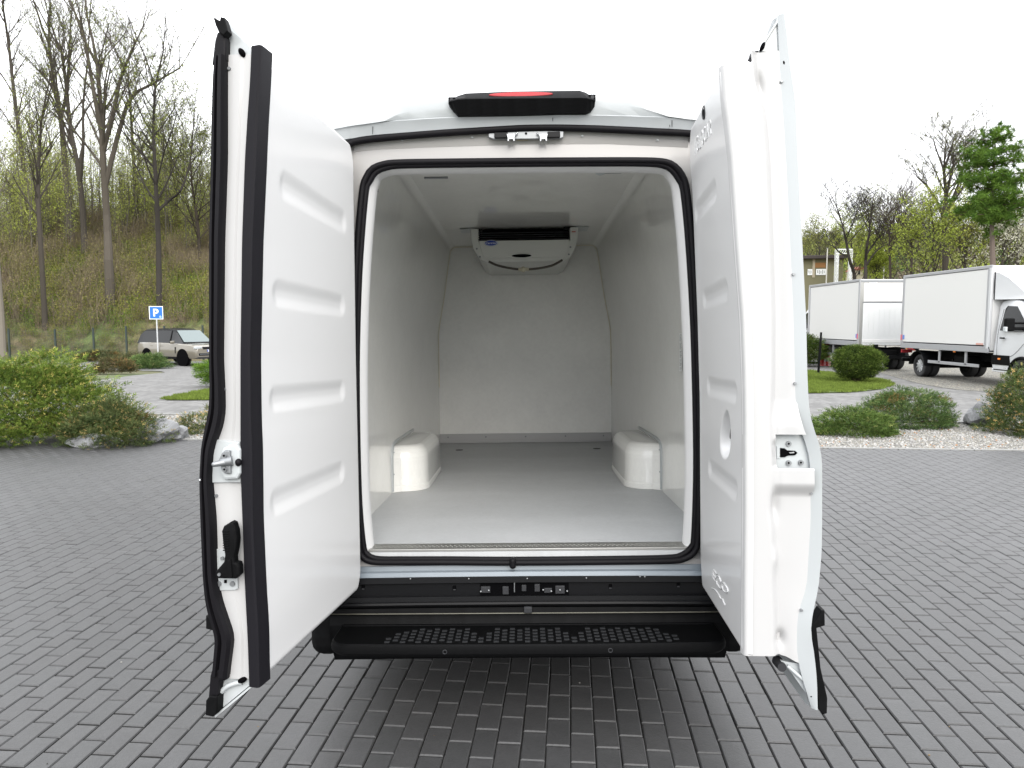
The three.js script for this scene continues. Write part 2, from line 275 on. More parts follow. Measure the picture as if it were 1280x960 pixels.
{
  const R = rng(21), N = 26000, g = new THREE.IcosahedronGeometry(1, 0), im = new THREE.InstancedMesh(g, std({ color: 0xffffff, roughness: 0.9, flatShading: true }), N), o = new THREE.Object3D();
  for (let i = 0; i < N; i++) {
    const p = yard(-10 + R() * 20, vKerb + 0.04 + Math.pow(R(), 1.2) * (vBack - vKerb - 0.08)), s = 0.008 + 0.012 * R() * R();
    o.position.set(p.x, 0.002, p.z); o.scale.set(s * (1 + R() * 0.6), s * 0.8, s); o.rotation.set(R() * 6, R() * 6, R() * 6); o.updateMatrix(); im.setMatrixAt(i, o.matrix);
    const t = R(), l = 0.16 + 0.24 * R(); im.setColorAt(i, t > 0.965 ? lin(0.3, 0.15, 0.06) : lin(l, l * 0.98, l * 0.94));
  }
  im.name = 'pebbles'; im.castShadow = im.receiveShadow = true; im.userData.kind = 'stuff'; tag(im, 'loose pale pebbles covering the planting bed along the paved yard'); scene.add(im);
}
// paler paved road and path beyond the bed
{
  const paver = dataTex(512, (u, v) => {
    const cols = 16, rows = 8, x = u * cols, xi = Math.floor(x), y = v * rows + (xi % 2) * 0.5, yi = Math.floor(y) % rows, fx = x - xi, fy = y - Math.floor(y);
    const j = fx < 0.06 || fy < 0.03 ? 0.72 : 1, s = (0.82 + 0.16 * hash2(xi, yi)) * j * (0.9 + 0.2 * nBroad(u, v)); return [s, s, s];
  });
  const mat = std({ color: lin(0.165, 0.163, 0.158), roughness: 0.85, map: paver });
  const pos = [], uv = [], idx = []; const rows = [];
  const left = [[12, -22], [17, -15], [20.6, -12.5], [25, -13.6], [29, -14.4], [31, -15.6], [32.5, -22], [42, -25], [43, -25]];
  for (let v = vBack; v < 60; v += v < 45 ? 0.5 : 3) rows.push(v);
  const NQ = 90;
  rows.forEach((v, j) => { for (let i = 0; i <= NQ; i++) { const xl = table(left, v, 1) - 0.083 * v, xr = 40, t = Math.pow(i / NQ, 1.3), q = lerp(xl, xr, t), p = yard(q, v); pos.push(p.x, H(p.x, -p.z) + (v > 42 ? -0.05 * (v - 42) : 0), p.z); uv.push(q / 1.6, v / 1.6); } });
  for (let j = 0; j + 1 < rows.length; j++) for (let i = 0; i < NQ; i++) { const a = j * (NQ + 1) + i; idx.push(a, a + 1, a + NQ + 2, a, a + NQ + 2, a + NQ + 1); }
  const g = new THREE.BufferGeometry(); g.setAttribute('position', new THREE.Float32BufferAttribute(pos, 3)); g.setAttribute('uv', new THREE.Float32BufferAttribute(uv, 2)); g.setIndex(idx); g.computeVertexNormals();
  structure('road', g, mat);
}
const G = onGround;
const grassMat = std({ color: lin(0.10, 0.145, 0.03), roughness: 0.95, map: dataTex(256, (u, v) => { const s = 0.6 + 0.5 * nFine(u, v) + 0.3 * (nBroad(u, v) - 0.5); return [s, s, s * 0.9]; }) });
const smooth = (pts, n = 40) => new THREE.CatmullRomCurve3(pts, true, 'catmullrom', 0.3).getPoints(n);
const lawnL = smooth([G(206, 500), G(300, 500), G(420, 498), G(480, 470), G(400, 474), G(300, 482), G(262, 488)]);
const lawnR = smooth([G(900, 492), G(1000, 492), G(1060, 491), G(1100, 487), G(1116, 481), G(1100, 475), G(1060, 469), G(1009, 464), G(900, 462)]);
sheet('lawn', lawnL, 0.02, grassMat, 1); sheet('lawn', lawnR, 0.02, grassMat, 1);
// short grass blades on both lawns
{
  const R = rng(31), t = new Tris();
  for (let k = 0; k < 26; k++) { const x = (R() - 0.5) * 0.16, z = (R() - 0.5) * 0.16, h = 0.03 + 0.035 * R(), a = R() * 6.28, w = 0.006; const l = 0.75 + 0.5 * R(); t.tri(V3(x - w * Math.cos(a), 0, z - w * Math.sin(a)), V3(x + w * Math.cos(a), 0, z + w * Math.sin(a)), V3(x + (R() - 0.5) * 0.04, h, z + (R() - 0.5) * 0.04), [l, l, l]); }
  const inside = (p, poly) => { let c = false; for (let i = 0, j = poly.length - 1; i < poly.length; j = i++) { const a = poly[i], b = poly[j]; if ((a.z > p.z) !== (b.z > p.z) && p.x < (b.x - a.x) * (p.z - a.z) / (b.z - a.z) + a.x) c = !c; } return c; };
  const spots = [];
  for (const poly of [lawnL, lawnR]) { const xs = poly.map(p => p.x), zs = poly.map(p => p.z), x0 = Math.min(...xs), x1 = Math.max(...xs), z0 = Math.min(...zs), z1 = Math.max(...zs); let n = 0; while (n < 7000) { const p = V3(lerp(x0, x1, R()), 0.02, lerp(z0, z1, R())); if (inside(p, poly)) spots.push(p); n++; } }
  const im = new THREE.InstancedMesh(t.build(), M.leaf, spots.length), o = new THREE.Object3D();
  spots.forEach((p, i) => { o.position.copy(p); o.rotation.y = R() * 6; o.scale.setScalar(0.8 + 0.6 * R()); o.updateMatrix(); im.setMatrixAt(i, o.matrix); const l = 0.7 + 0.6 * R(); im.setColorAt(i, lin(0.12 * l, 0.165 * l, 0.03 * l)); });
  im.name = 'grass'; im.userData.kind = 'stuff'; tag(im, 'short mown grass blades of the two lawns beside the paved path'); scene.add(im);
}
// gravel yard below the two box trucks
sheet('gravel_yard', smooth([G(1030, 452), G(1080, 461), G(1100, 466), G(1146, 479), G(1198, 487.5), G(1245, 489.5), G(1330, 490), G(1500, 484), G(1700, 470), G(1500, 438), G(1200, 430), G(1000, 436), G(960, 444)], 80), 0.008, std({ color: lin(0.29, 0.283, 0.266), roughness: 0.95, map: gravelTex, bumpMap: gravelTex, bumpScale: 0.02 }), 0.55);

// ---------------------------------------------------------------- the refrigerated van
const DV = 3.2;                                                     // distance to the plane of the rear opening
const vanF = ray(655, 446).normalize();                             // the van's own forward direction (it stands a little nose-down)
const roll = THREE.MathUtils.degToRad(0.75);
let vanX = vanF.clone().cross(V3(0, 1, 0)).normalize(), vanY = vanX.clone().cross(vanF).normalize();
{ const a = vanX.clone(), b = vanY.clone(); vanX = a.clone().multiplyScalar(Math.cos(roll)).addScaledVector(b, Math.sin(roll)); vanY = b.multiplyScalar(Math.cos(roll)).addScaledVector(a, -Math.sin(roll)); }
const vanZ = vanF.clone().negate();
const vanO = at(657, 446, DV), YO = vanO.y / vanY.y;                // the origin lies on the ground below the opening
const vanBase = vanO.clone().addScaledVector(vanY, -YO);
const van = thing('refrigerated_van', 'white refrigerated van seen from behind with both rear doors wide open', 'van');
van.matrix.makeBasis(vanX, vanY, vanZ).setPosition(vanBase); van.matrix.decompose(van.position, van.quaternion, van.scale); van.updateMatrixWorld(true);
const toVan = (p) => { const q = p.clone().sub(vanBase); return [q.dot(vanX), q.dot(vanY), q.dot(vanZ)]; };
const camV = toVan(camera.position), dirV = (px, py) => { const r = ray(px, py); return [r.dot(vanX), r.dot(vanY), r.dot(vanZ)]; };
const Vz = (px, py, z = 0) => { const d = dirV(px, py), t = (z - camV[2]) / d[2]; return [camV[0] + d[0] * t, camV[1] + d[1] * t, z]; };
const Yat = (py, z) => Vz(655, py, z)[1];

// --- insulated cargo box
const fl = YO - 0.862, ce = YO + 1.105, zB = -4.1;
const cargo = group('cargo_box', van);
{
  const prof = [[-0.86, fl], [-0.865, YO - 0.3], [-0.865, YO + 0.12], [-0.855, YO + 0.3], [-0.80, YO + 0.61], [-0.765, YO + 0.85], [-0.735, YO + 1.04], [-0.715, ce - 0.02], [-0.68, ce]];
  { const keep = prof.splice(1, prof.length - 1), cv2 = new THREE.CatmullRomCurve3(keep.map(p => V3(p[0], p[1], 0)), false, 'catmullrom', 0.5); for (const p of cv2.getPoints(26)) prof.push([p.x, p.y]); }
  const right = prof.map(p => [-p[0], p[1]]).reverse();
  const zs = [-0.12, -0.6, -1.4, -2.4, -3.3, zB];
  const wall = (pts) => { const g = loft(zs.map(z => pts.map(p => [p[0], p[1], z])), { closed: false, crease: 0.5 }); const uv = g.attributes.uv, p = g.attributes.position; for (let i = 0; i < uv.count; i++) uv.setXY(i, p.getZ(i), p.getY(i)); return g; };
  part('side_wall', wall(prof), M.gelLifted, cargo); part('side_wall', wall(right), M.gelLifted, cargo);
  const cg = wall([[-0.68, ce], [-0.3, ce + 0.004], [0, ce + 0.005], [0.3, ce + 0.004], [0.68, ce]]); { const uv = cg.attributes.uv, p = cg.attributes.position; for (let i = 0; i < uv.count; i++) uv.setXY(i, p.getX(i), p.getZ(i)); }
  part('ceiling', cg, M.gelLifted, cargo);
  const outline = [...prof, ...right];
  const bw = extrude(outline, 0.05).translate(0, 0, zB); part('bulkhead', bw, M.gelBackLifted, cargo);
  const fg = box(0, fl - 0.02, (zB - 0.02) / 2, 1.74, 0.04, -zB + 0.02); { const uv = fg.attributes.uv, p = fg.attributes.position; for (let i = 0; i < uv.count; i++) uv.setXY(i, p.getX(i), p.getZ(i)); }
  part('floor', fg, M.boxFloor, cargo);
  // skirting along the bulkhead and silicone beads in the corners
  part('skirting', [box(0, fl + 0.045, zB + 0.008, 1.72, 0.085, 0.014, 0.003), box(0, fl + 0.09, zB + 0.01, 1.72, 0.008, 0.02, 0.003), box(0, fl + 0.03, zB + 0.016, 1.72, 0.006, 0.01, 0.002)], M.gelDoorDimmed, cargo);
  const beads = [];
  for (const s of [1, -1]) { beads.push(tube(prof.slice(1).map(p => [p[0] * s * 0.997, p[1], zB + 0.004]), 0.0055, 40, 6)); beads.push(cyl([s * 0.72, ce - 0.012, zB + 0.03], [s * 0.72, ce - 0.012, -0.2], 0.006, 0.006, 6)); }
  beads.push(cyl([-0.7, ce - 0.003, zB + 0.004], [0.7, ce - 0.003, zB + 0.004], 0.006, 0.006, 6));
  parts('sealant_bead', beads, M.bead, cargo);
  parts('rivet', [-0.78, -0.4, 0.0, 0.4, 0.78].map(x => new THREE.SphereGeometry(0.008, 8, 6).scale(1, 1, 0.5).translate(x, fl + 0.062, zB + 0.016)), M.zinc, cargo);
  parts('floor_plug', [-0.62, 0.66].map(x => new THREE.CylinderGeometry(0.035, 0.035, 0.004, 14).translate(x, fl + 0.001, -3.55)), M.plasticGrey, cargo);
  // wheel boxes: front view keeps rounded shoulders, base flange and wall flange
  for (const s of [-1, 1]) {
    const plan = []; const xw = 0.862, x0 = 0.648, z0 = -1.42, z1 = -2.42, r = 0.16;
    plan.push([xw, z0]); for (let k = 0; k <= 6; k++) { const a = k / 6 * Math.PI / 2; plan.push([x0 + r - Math.sin(a) * r, z0 - 0.04 - r + Math.cos(a) * r]); }
    for (let k = 0; k <= 6; k++) { const a = k / 6 * Math.PI / 2; plan.push([x0 + r - Math.cos(a) * r, z1 + r - Math.sin(a) * r]); } plan.push([xw, z1]);
    const ring = (grow, y) => { const cx = xw, cz = (z0 + z1) / 2; return plan.map(([x, z]) => { const dx = x - cx, dz = z - cz; return [s * (x >= xw - 0.001 ? xw : cx + dx * (1 + grow / 0.25)), y, cz + dz * (1 + grow / 0.5)]; }); };
    const hb = 0.295, rings = [ring(0.006, fl + 0.002), ring(0.006, fl + 0.035), ring(0.003, fl + 0.04), ring(0, fl + 0.042), ring(-0.004, fl + 0.2)];
    for (let k = 0; k <= 6; k++) { const a = k / 6 * Math.PI / 2; rings.push(ring(-0.004 - 0.07 * (1 - Math.cos(a)), fl + 0.2 + (hb - 0.2) * Math.sin(a))); }
    const wb = loft(rings, { crease: 0.5 });
    const w = part('wheel_box', wb, M.gelLifted, cargo);
    const fr = plan.length, wallY = tube([[s * 0.86, fl + 0.01, z0 + 0.004], [s * 0.86, fl + 0.15, z0 + 0.004], [s * 0.86, fl + 0.27, z0 - 0.01], [s * 0.86, fl + 0.31, z0 - 0.1], [s * 0.86, fl + 0.315, z0 - 0.4], [s * 0.86, fl + 0.315, z1 + 0.1]], 0.011, 40, 6);
    part('wheel_box_flange', [wallY, ...[[0.12, 0], [0.26, -0.01]].map(([y, z]) => cyl([s * 0.851, fl + y, z0 + z], [s * 0.846, fl + y, z0 + z + 0.002], 0.005))], M.castWhite, cargo);
  }
  // loading edge
  part('threshold', [box(0, fl + 0.006, -0.05, 1.42, 0.012, 0.1, 0.002), ...Array.from({ length: 140 }, (_, i) => box(-0.7 + i * 0.01, fl + 0.0125, -0.045 - (i % 2) * 0.02, 0.006, 0.002, 0.012))], M.alu, cargo);
  // slim lamps and the small door-contact knob under the top edge
  const yl = Yat(220.5, -0.35), xl = Vz(545, 220, -0.35)[0], xr = Vz(766, 217, -0.35)[0];
  part('lamp_strip', box(xl, yl, -0.35, 0.115, 0.008, 0.02, 0.002), M.zinc, cargo); part('lamp_strip', box(xr, yl + 0.012, -0.35, 0.085, 0.008, 0.02, 0.002), M.zinc, cargo);
  part('contact_knob', new THREE.SphereGeometry(0.02, 16, 10).scale(1.3, 0.8, 1).translate(xr - 0.06, yl + 0.014, -0.35), M.castWhite, cargo);
  const vent = Vz(474, 233, -0.3); part('clip', box(vent[0] - 0.008, vent[1], -0.3, 0.006, 0.055, 0.01), M.zinc, cargo);
  // printed strip label on the right-hand wall
  const cv = document.createElement('canvas'); cv.width = 64; cv.height = 512; const x = cv.getContext('2d'); x.fillStyle = '#d8dad8'; x.fillRect(0, 0, 64, 512); x.fillStyle = '#6c7376'; const R = rng(3);
  for (let k = 0; k < 26; k++) { const y = 18 + k * 18.5; if (k % 6 === 5) continue; x.fillRect(14, y, 34 * (0.4 + 0.6 * R()), 5); x.fillRect(14, y + 8, 34 * (0.3 + 0.6 * R()), 4); if (k % 3 === 0) x.fillRect(44, y, 8, 11); }
  const t = new THREE.CanvasTexture(cv); t.colorSpace = THREE.SRGBColorSpace;
  const p1 = Vz(855, 440, -0.42); const lg = new THREE.PlaneGeometry(0.07, 0.21).rotateY(-Math.PI / 2);
  part('label_strip', lg.translate(0.858, p1[1], -0.84), std({ map: t, roughness: 0.5 }), cargo, 'narrow grey printed label on the inner wall');
}
// --- evaporator below the ceiling at the far end
{
  const ev = group('evaporator', van), zf = -3.05, zb = zB + 0.02;
  const P = (px, py) => { const q = Vz(px, py, zf); return [q[0], q[1]]; };
  const yTop = ce - 0.004, yG = P(655, 300.5)[1], yB = P(655, 324)[1], xL = P(588, 300)[0], xR = P(723, 300)[0], yLow = P(655, 322)[1];
  const shape = [[xL, yTop], [xL + 0.005, yG], [xL + 0.03, yG - 0.08], [xL + 0.075, yLow - 0.005], [xL + 0.13, yB - 0.02], [xR - 0.13, yB - 0.02], [xR - 0.075, yLow - 0.005], [xR - 0.03, yG - 0.08], [xR - 0.005, yG], [xR, yTop]];
  const evWhite = phy({ color: lin(0.62, 0.63, 0.6), roughness: 0.4, clearcoat: 0.3 });
  // cheeks and body behind the grille
  const inner = [[xL + 0.075, yG], [xL + 0.09, yG - 0.08], [xL + 0.115, yLow], [xR - 0.115, yLow], [xR - 0.09, yG - 0.08], [xR - 0.075, yG]];
  part('housing', [extrude([[xL, yTop], ...shape.slice(1, 5), ...shape.slice(5, 9), [xR, yTop], [xR - 0.072, yTop], [xR - 0.072, yG], [xL + 0.072, yG], [xL + 0.072, yTop]], zf - zb, { bevel: 0.012 }).translate(0, 0, zf)], evWhite, ev);
  const fp = extrude(inner, 0.03, { bevel: 0.006 }); part('front_panel', fp.translate(0, 0, zf + 0.016), evWhite, ev);
  part('grille_recess', box(0, (yTop + yG) / 2, zf - 0.1, xR - xL - 0.145, yTop - yG + 0.004, 0.02), M.hole, ev);
  for (let k = 0; k < 4; k++) part('grille_slat', box(0, lerp(yG + 0.014, yTop - 0.02, k / 4), zf - 0.018, xR - xL - 0.146, 0.006, 0.03, 0.002), M.plasticGrey, ev);
  parts('mounting_plate', [box(xL - 0.03, yTop - 0.002, zf - 0.1, 0.12, 0.006, 0.2), box(xR + 0.03, yTop - 0.002, zf - 0.1, 0.12, 0.006, 0.2)], M.castWhite, ev);
  parts('corner_bracket', [box(xL + 0.09, yTop - 0.018, zf + 0.005, 0.03, 0.026, 0.02, 0.003), box(xR - 0.1, yTop - 0.012, zf + 0.005, 0.055, 0.022, 0.02, 0.003)], M.blackMetal, ev);
  part('drain_slot', new THREE.SphereGeometry(1, 20, 10).scale(0.085, 0.014, 0.01).translate(P(652, 320)[0], P(652, 320)[1], zf + 0.018), M.hole, ev);
  // oval badge
  const cv = document.createElement('canvas'); cv.width = 256; cv.height = 128; const x = cv.getContext('2d');
  x.fillStyle = '#dfe3ea'; x.fillRect(0, 0, 256, 128); x.fillStyle = '#12379c'; x.beginPath(); x.ellipse(128, 64, 121, 57, 0, 0, 7); x.fill();
  x.fillStyle = '#e8ecf6'; x.font = 'italic bold 60px serif'; x.textAlign = 'center'; x.textBaseline = 'middle'; x.fillText('Carrier', 128, 64);
  const t = new THREE.CanvasTexture(cv); t.colorSpace = THREE.SRGBColorSpace;
  const bd = new THREE.CircleGeometry(1, 40).scale(0.056, 0.024, 1), q = P(614, 304.5);
  part('badge_rim', new THREE.CylinderGeometry(1, 1, 0.006, 40).rotateX(Math.PI / 2).scale(0.06, 0.027, 1).translate(q[0], q[1], zf + 0.021), M.castWhite, ev);
  part('badge', bd.translate(q[0], q[1], zf + 0.0255), std({ map: t, roughness: 0.35 }), ev, 'blue oval badge with white script');
  const st = P(717, 289); part('warning_sticker', box(st[0], st[1] - 0.005, zf + 0.002, 0.034, 0.008, 0.002), std({ color: lin(0.45, 0.06, 0.05), roughness: 0.5 }), ev);
  part('drain_hose', tube([[...P(611, 327), zf], [...P(622, 332), zf + 0.01], [...P(640, 336), zf + 0.02], [...P(655, 337), zf + 0.02], [...P(672, 336), zf + 0.02], [...P(690, 332), zf + 0.01], [...P(703, 325), zf]], 0.01, 60, 8), std({ color: lin(0.07, 0.06, 0.05), roughness: 0.6 }), ev);
  part('hose_joint', [new THREE.SphereGeometry(0.024, 14, 10).translate(...P(654, 337), zf + 0.024), cyl([P(648, 337)[0], P(648, 337)[1], zf + 0.02], [P(661, 337)[0], P(661, 337)[1], zf + 0.02], 0.014)], std({ color: lin(0.5, 0.47, 0.36), roughness: 0.5 }), ev);
  parts('screw', [[596, 311], [600, 321], [713, 309], [711, 318]].map(p => cyl([...P(...p), zf - 0.002], [...P(...p), zf + 0.006], 0.008)), M.zinc, ev);
}
// --- rear frame round the opening
const sealPts = [[658, 201], [560, 202], [500, 203], [480, 205], [465, 211], [457, 223], [452, 243], [445, 330], [441.5, 430], [441.5, 520], [444, 620], [449, 684], [454, 697], [467, 702.5], [500, 703], [560, 703], [640, 703.5], [760, 702.5], [840, 701], [859, 697], [869, 688], [872.5, 670], [875, 590], [874, 500], [871, 400], [865, 300], [859, 240], [854, 221], [844, 208], [830, 202], [800, 200.5], [740, 200.5]];
{
  const centre = [657, 452], inset = (d, dy = d) => sealPts.map(([x, y]) => { const top = y < 240, bot = y > 680, sx = Math.abs(x - centre[0]) > 160 ? 1 : Math.abs(x - centre[0]) / 160; return [x + (x < centre[0] ? d : -d) * sx, y + (top ? dy : bot ? -dy : 0)]; });
  const curve = (pts, z) => new THREE.CatmullRomCurve3(pts.map(p => V3(...Vz(p[0], p[1], z))), true, 'catmullrom', 0.5).getPoints(180).slice(0, 180).map(p => [p.x, p.y, p.z]);
  // painted frame: outer outline of the tail of the body with the hole of the opening
  const hole = curve(sealPts, 0), out = [[-0.95, Yat(740, 0)], [-0.99, YO - 0.4], [-0.985, YO + 0.1], [-0.93, YO + 0.75], [-0.86, YO + 0.96], [-0.74, YO + 1.0], [-0.4, YO + 1.035], [0, YO + 1.045], [0.4, YO + 1.035], [0.74, YO + 1.0], [0.86, YO + 0.96], [0.93, YO + 0.75], [0.985, YO + 0.1], [0.99, YO - 0.4], [0.95, Yat(740, 0)]];
  part('rear_frame', extrude(out, 0.06, { holes: [hole.map(p => [p[0], p[1]])] }), M.header, van);
  // the pressed step above the opening
  part('header_step', loft([[442, 190, 171], [470, 187, 168], [540, 184, 165], [655, 180.5, 161], [760, 180, 161], [860, 184.5, 166]].map(([x, y1, y0]) => { const a = Vz(x, y1, 0.002), b = Vz(x, y1 - 5, 0.006), c = Vz(x, y0, 0.014); return [[a[0], a[1], -0.002], [a[0], a[1], 0.0008], [b[0], b[1], 0.006], [c[0], c[1], 0.014], [c[0], c[1], -0.002]]; })), M.header, van);
  parts('header_plug', [[503, 175.5], [590, 171.5], [728, 170], [822, 175]].map(p => new THREE.SphereGeometry(0.006, 10, 6).scale(1, 0.6, 0.5).translate(...Vz(p[0], p[1], 0.018))), M.castWhite, van);
  // opening seal: two bulbs and a carrier
  const tubeAt = (d, dy, z, r) => new THREE.TubeGeometry(new THREE.CatmullRomCurve3(inset(d, dy).map(p => V3(...Vz(p[0], p[1], z))), true, 'catmullrom', 0.5), 260, r, 10, true);
  part('opening_seal', [tubeAt(0, 0, 0.016, 0.0135), tubeAt(5.2, 4.2, 0.006, 0.0125)], M.rubber, van);
  const joint = Vz(641, 703, 0.02); part('seal_joint', box(joint[0], joint[1] - 0.002, 0.018, 0.03, 0.05, 0.05, 0.016), M.rubber, van);
  // white lip of the box inside the seal, running back to the walls
  const mid = curve(sealPts, 0), off = (k, z) => mid.map((p, i) => { const n = mid.length, a = mid[(i + n - 3) % n], b = mid[(i + 3) % n]; let tx = b[0] - a[0], ty = b[1] - a[1]; const l = Math.hypot(tx, ty); let nx = -ty / l, ny = tx / l; if (nx * p[0] + ny * (p[1] - YO) > 0) { nx = -nx; ny = -ny; } const d = k * (0.034 + 0.015 * nx * nx); return [p[0] + nx * d, p[1] + ny * d, z]; });
  const A = off(0.4, 0.008), B = off(1, -0.03), C = off(1.02, -0.08), Dd = C.map(p => [clamp(p[0] * 1.3, -0.88, 0.88), clamp(YO + (p[1] - YO) * 1.45, fl - 0.01, ce + 0.02), -0.125]);
  const lowClip = (arr) => arr.map(p => [p[0], Math.max(p[1], fl - 0.005), p[2]]);
  part('opening_lip', loft([A, lowClip(B), lowClip(C), Dd], { closed: true, caps: false, crease: 0.7 }), M.gelPanelLifted, van);
}
// --- roof end with the lip and the third brake light
{
  const rows = [ // px, roof line, cove, lip, weatherstrip top
    [405, 150, 164, 166, 176], [425, 139, 160, 160.5, 173], [438, 134.5, 157.5, 158, 171], [467, 132.5, 153.5, 154, 168], [480, 129, 151.5, 153, 167], [495, 125.5, 144, 151.5, 166], [510, 123, 139, 150.5, 165], [530, 121.4, 136.5, 149, 163.5], [560, 120, 134.5, 147.5, 161], [610, 118.8, 134, 145, 158], [655, 118, 133, 143.5, 155.5], [700, 117.3, 132.5, 144, 155], [745, 117, 131.5, 144.6, 155.5], [785, 118.2, 132, 145.4, 157.5], [800, 119.5, 134.5, 146, 158], [820, 121.6, 140.5, 146.5, 159.5], [835, 123, 145.5, 147.5, 160], [860, 124.6, 149, 149.6, 162], [885, 127, 151, 152, 164], [905, 136, 155, 157, 168]];
  const sec = rows.map(([x, a, b, c, e]) => { const A = Vz(x, a, 0.05), B = Vz(x, b, 0.072), C = Vz(x, c, 0.064), C2 = Vz(x, c + 1.2, 0.066), E = Vz(x, e + 2, 0.045); return [[A[0], A[1] + 0.035, -0.7], [A[0], A[1] + 0.02, -0.25], [A[0], A[1] + 0.006, -0.02], [A[0], A[1], 0.05], [A[0], A[1] - 0.012, 0.072], [B[0], B[1], 0.072], [C[0], C[1] + 0.004, 0.062], [C[0], C[1], 0.066], [C2[0], C2[1], 0.062], [E[0], E[1], 0.045], [E[0], E[1] - 0.01, 0.0]]; });
  part('roof_edge', loft(sec, { closed: false, crease: 0.45 }), M.paint, van);
  // panel joints of the roof edge
  parts('panel_joint', [[466, 157, 168], [840, 149, 159], [837, 155, 159], [691, 146, 152]].map(([x, a, b]) => { const p = Vz(x, a + 1, 0.063), q = Vz(x, b, 0.05); return cyl(p, [q[0], q[1], 0.054], 0.0012, 0.0012, 5); }), M.plasticGrey, van);
  part('weatherstrip', tube([[425, 186], [436, 180], [446, 176.5], [470, 173], [540, 167], [610, 162.5], [655, 160], [700, 159.5], [760, 161.5], [820, 164.5], [862, 166.5], [880, 170]].map(p => Vz(p[0], p[1], 0.035)), 0.0165, 90, 8), M.rubber, van);
  // brake light
  const bl = group('brake_light', van), z = 0.1, P = (px, py, zz = z) => Vz(px, py, zz);
  const st = [[561, 121, 126, 131, 128], [566, 119.5, 126, 137, 133], [572, 117.5, 125.5, 143, 136], [582, 114.5, 124.8, 143, 136.5], [640, 112, 124, 141.8, 136], [725, 111, 123.3, 140, 135], [733, 113.5, 123.6, 139.6, 134.5], [739, 116.5, 124.4, 137.5, 133], [744, 118.5, 124.5, 130.5, 128]];
  const sec2 = st.map(([x, a, m, b, k], i) => { const e = i === 0 || i === st.length - 1 ? 0.02 : i === 1 || i === st.length - 2 ? 0.01 : 0; const A = P(x, a), Mi = P(x, m), B = P(x, b); return [[A[0], A[1] - 0.01, z - 0.1], [A[0], A[1], z - 0.02 - e], [Mi[0], Mi[1], z + 0.022 - e], [Mi[0], Mi[1] - 0.006, z + 0.026 - e], [B[0], B[1], z - 0.005 - e], [B[0], B[1], z - 0.08]]; });
  part('light_housing', loft(sec2, { crease: 0.35 }), M.plastic, bl);
  const c = P(651, 119.5, z), lensR = [Math.abs(P(691, 119, z)[0] - c[0]), Math.abs(P(651, 115, z)[1] - c[1])];
  const lensPts = []; for (let k = 0; k < 40; k++) { const a = k / 40 * Math.PI * 2; lensPts.push([Math.cos(a) * lensR[0], Math.sin(a) * lensR[1] * (Math.sin(a) > 0 ? 1 : 0.9)]); }
  const lens = extrude(lensPts, 0.02, { bevel: 0.003 }); lens.rotateX(-0.55).translate(c[0], c[1] + 0.004, z + 0.008); part('lens', lens, M.redLens, bl, 'long red lens of the brake light');
  parts('light_screw', [cyl(P(565, 127, 0.085), [...P(565, 127, 0.085).slice(0, 2), 0.108], 0.008), cyl(P(740, 123.5, 0.085), [...P(740, 123.5, 0.085).slice(0, 2), 0.108], 0.008)], M.plasticGrey, bl);
  parts('light_screw_recess', [box(P(565, 126)[0], P(565, 126)[1], 0.09, 0.03, 0.03, 0.026, 0.004), box(P(740, 122.5)[0], P(740, 122.5)[1], 0.09, 0.03, 0.03, 0.026, 0.004)], M.hole, bl);
  // upper latch plate with two hooks
  const lt = group('upper_latch', van), q = (px, py, zz = 0.03) => Vz(px, py, zz);
  const a = q(611, 164), b = q(704.5, 163.5); const lp = extrude([q(610.5, 164.5), q(704.5, 162.5), q(704, 172), q(700, 173.5), q(618, 174.5), q(611, 172)], 0.02, { bevel: 0.002 }); part('latch_plate', lp.translate(0, 0, 0.036), M.zinc, lt);
  parts('latch_block', [[618, 635, 167, 174], [684, 700, 166, 173.5]].map(([x0, x1, y0, y1]) => { const p = q(x0, y0), r = q(x1, y1); return box((p[0] + r[0]) / 2, (p[1] + r[1]) / 2, 0.04, r[0] - p[0], p[1] - r[1], 0.02, 0.004); }), M.blackMetal, lt);
  for (const x of [639, 679]) { const p = q(x, 171.5); part('latch_hook', [extrude([[-0.02, 0.006], [0.02, 0.006], [0.015, -0.012], [0.016, -0.026], [0.009, -0.026], [0.008, -0.018], [-0.008, -0.018], [-0.009, -0.026], [-0.016, -0.026], [-0.015, -0.012]], 0.012, { bevel: 0.002 }).translate(p[0], p[1], 0.062), cyl([p[0] + (x < 655 ? 0.012 : -0.012), p[1], 0.05], [p[0] + (x < 655 ? 0.028 : -0.028), p[1] + 0.014, 0.045], 0.004)], M.steel, lt); }
  part('grease_patch', box(q(653, 173)[0], q(653, 173)[1], 0.02, 0.05, 0.012, 0.004), std({ color: lin(0.3, 0.26, 0.16), roughness: 0.4 }), lt);
  part('bolt_hole', cyl(q(657.5, 166.8, 0.0365), q(657.5, 166.8, 0.039), 0.005), M.hole, lt);
}
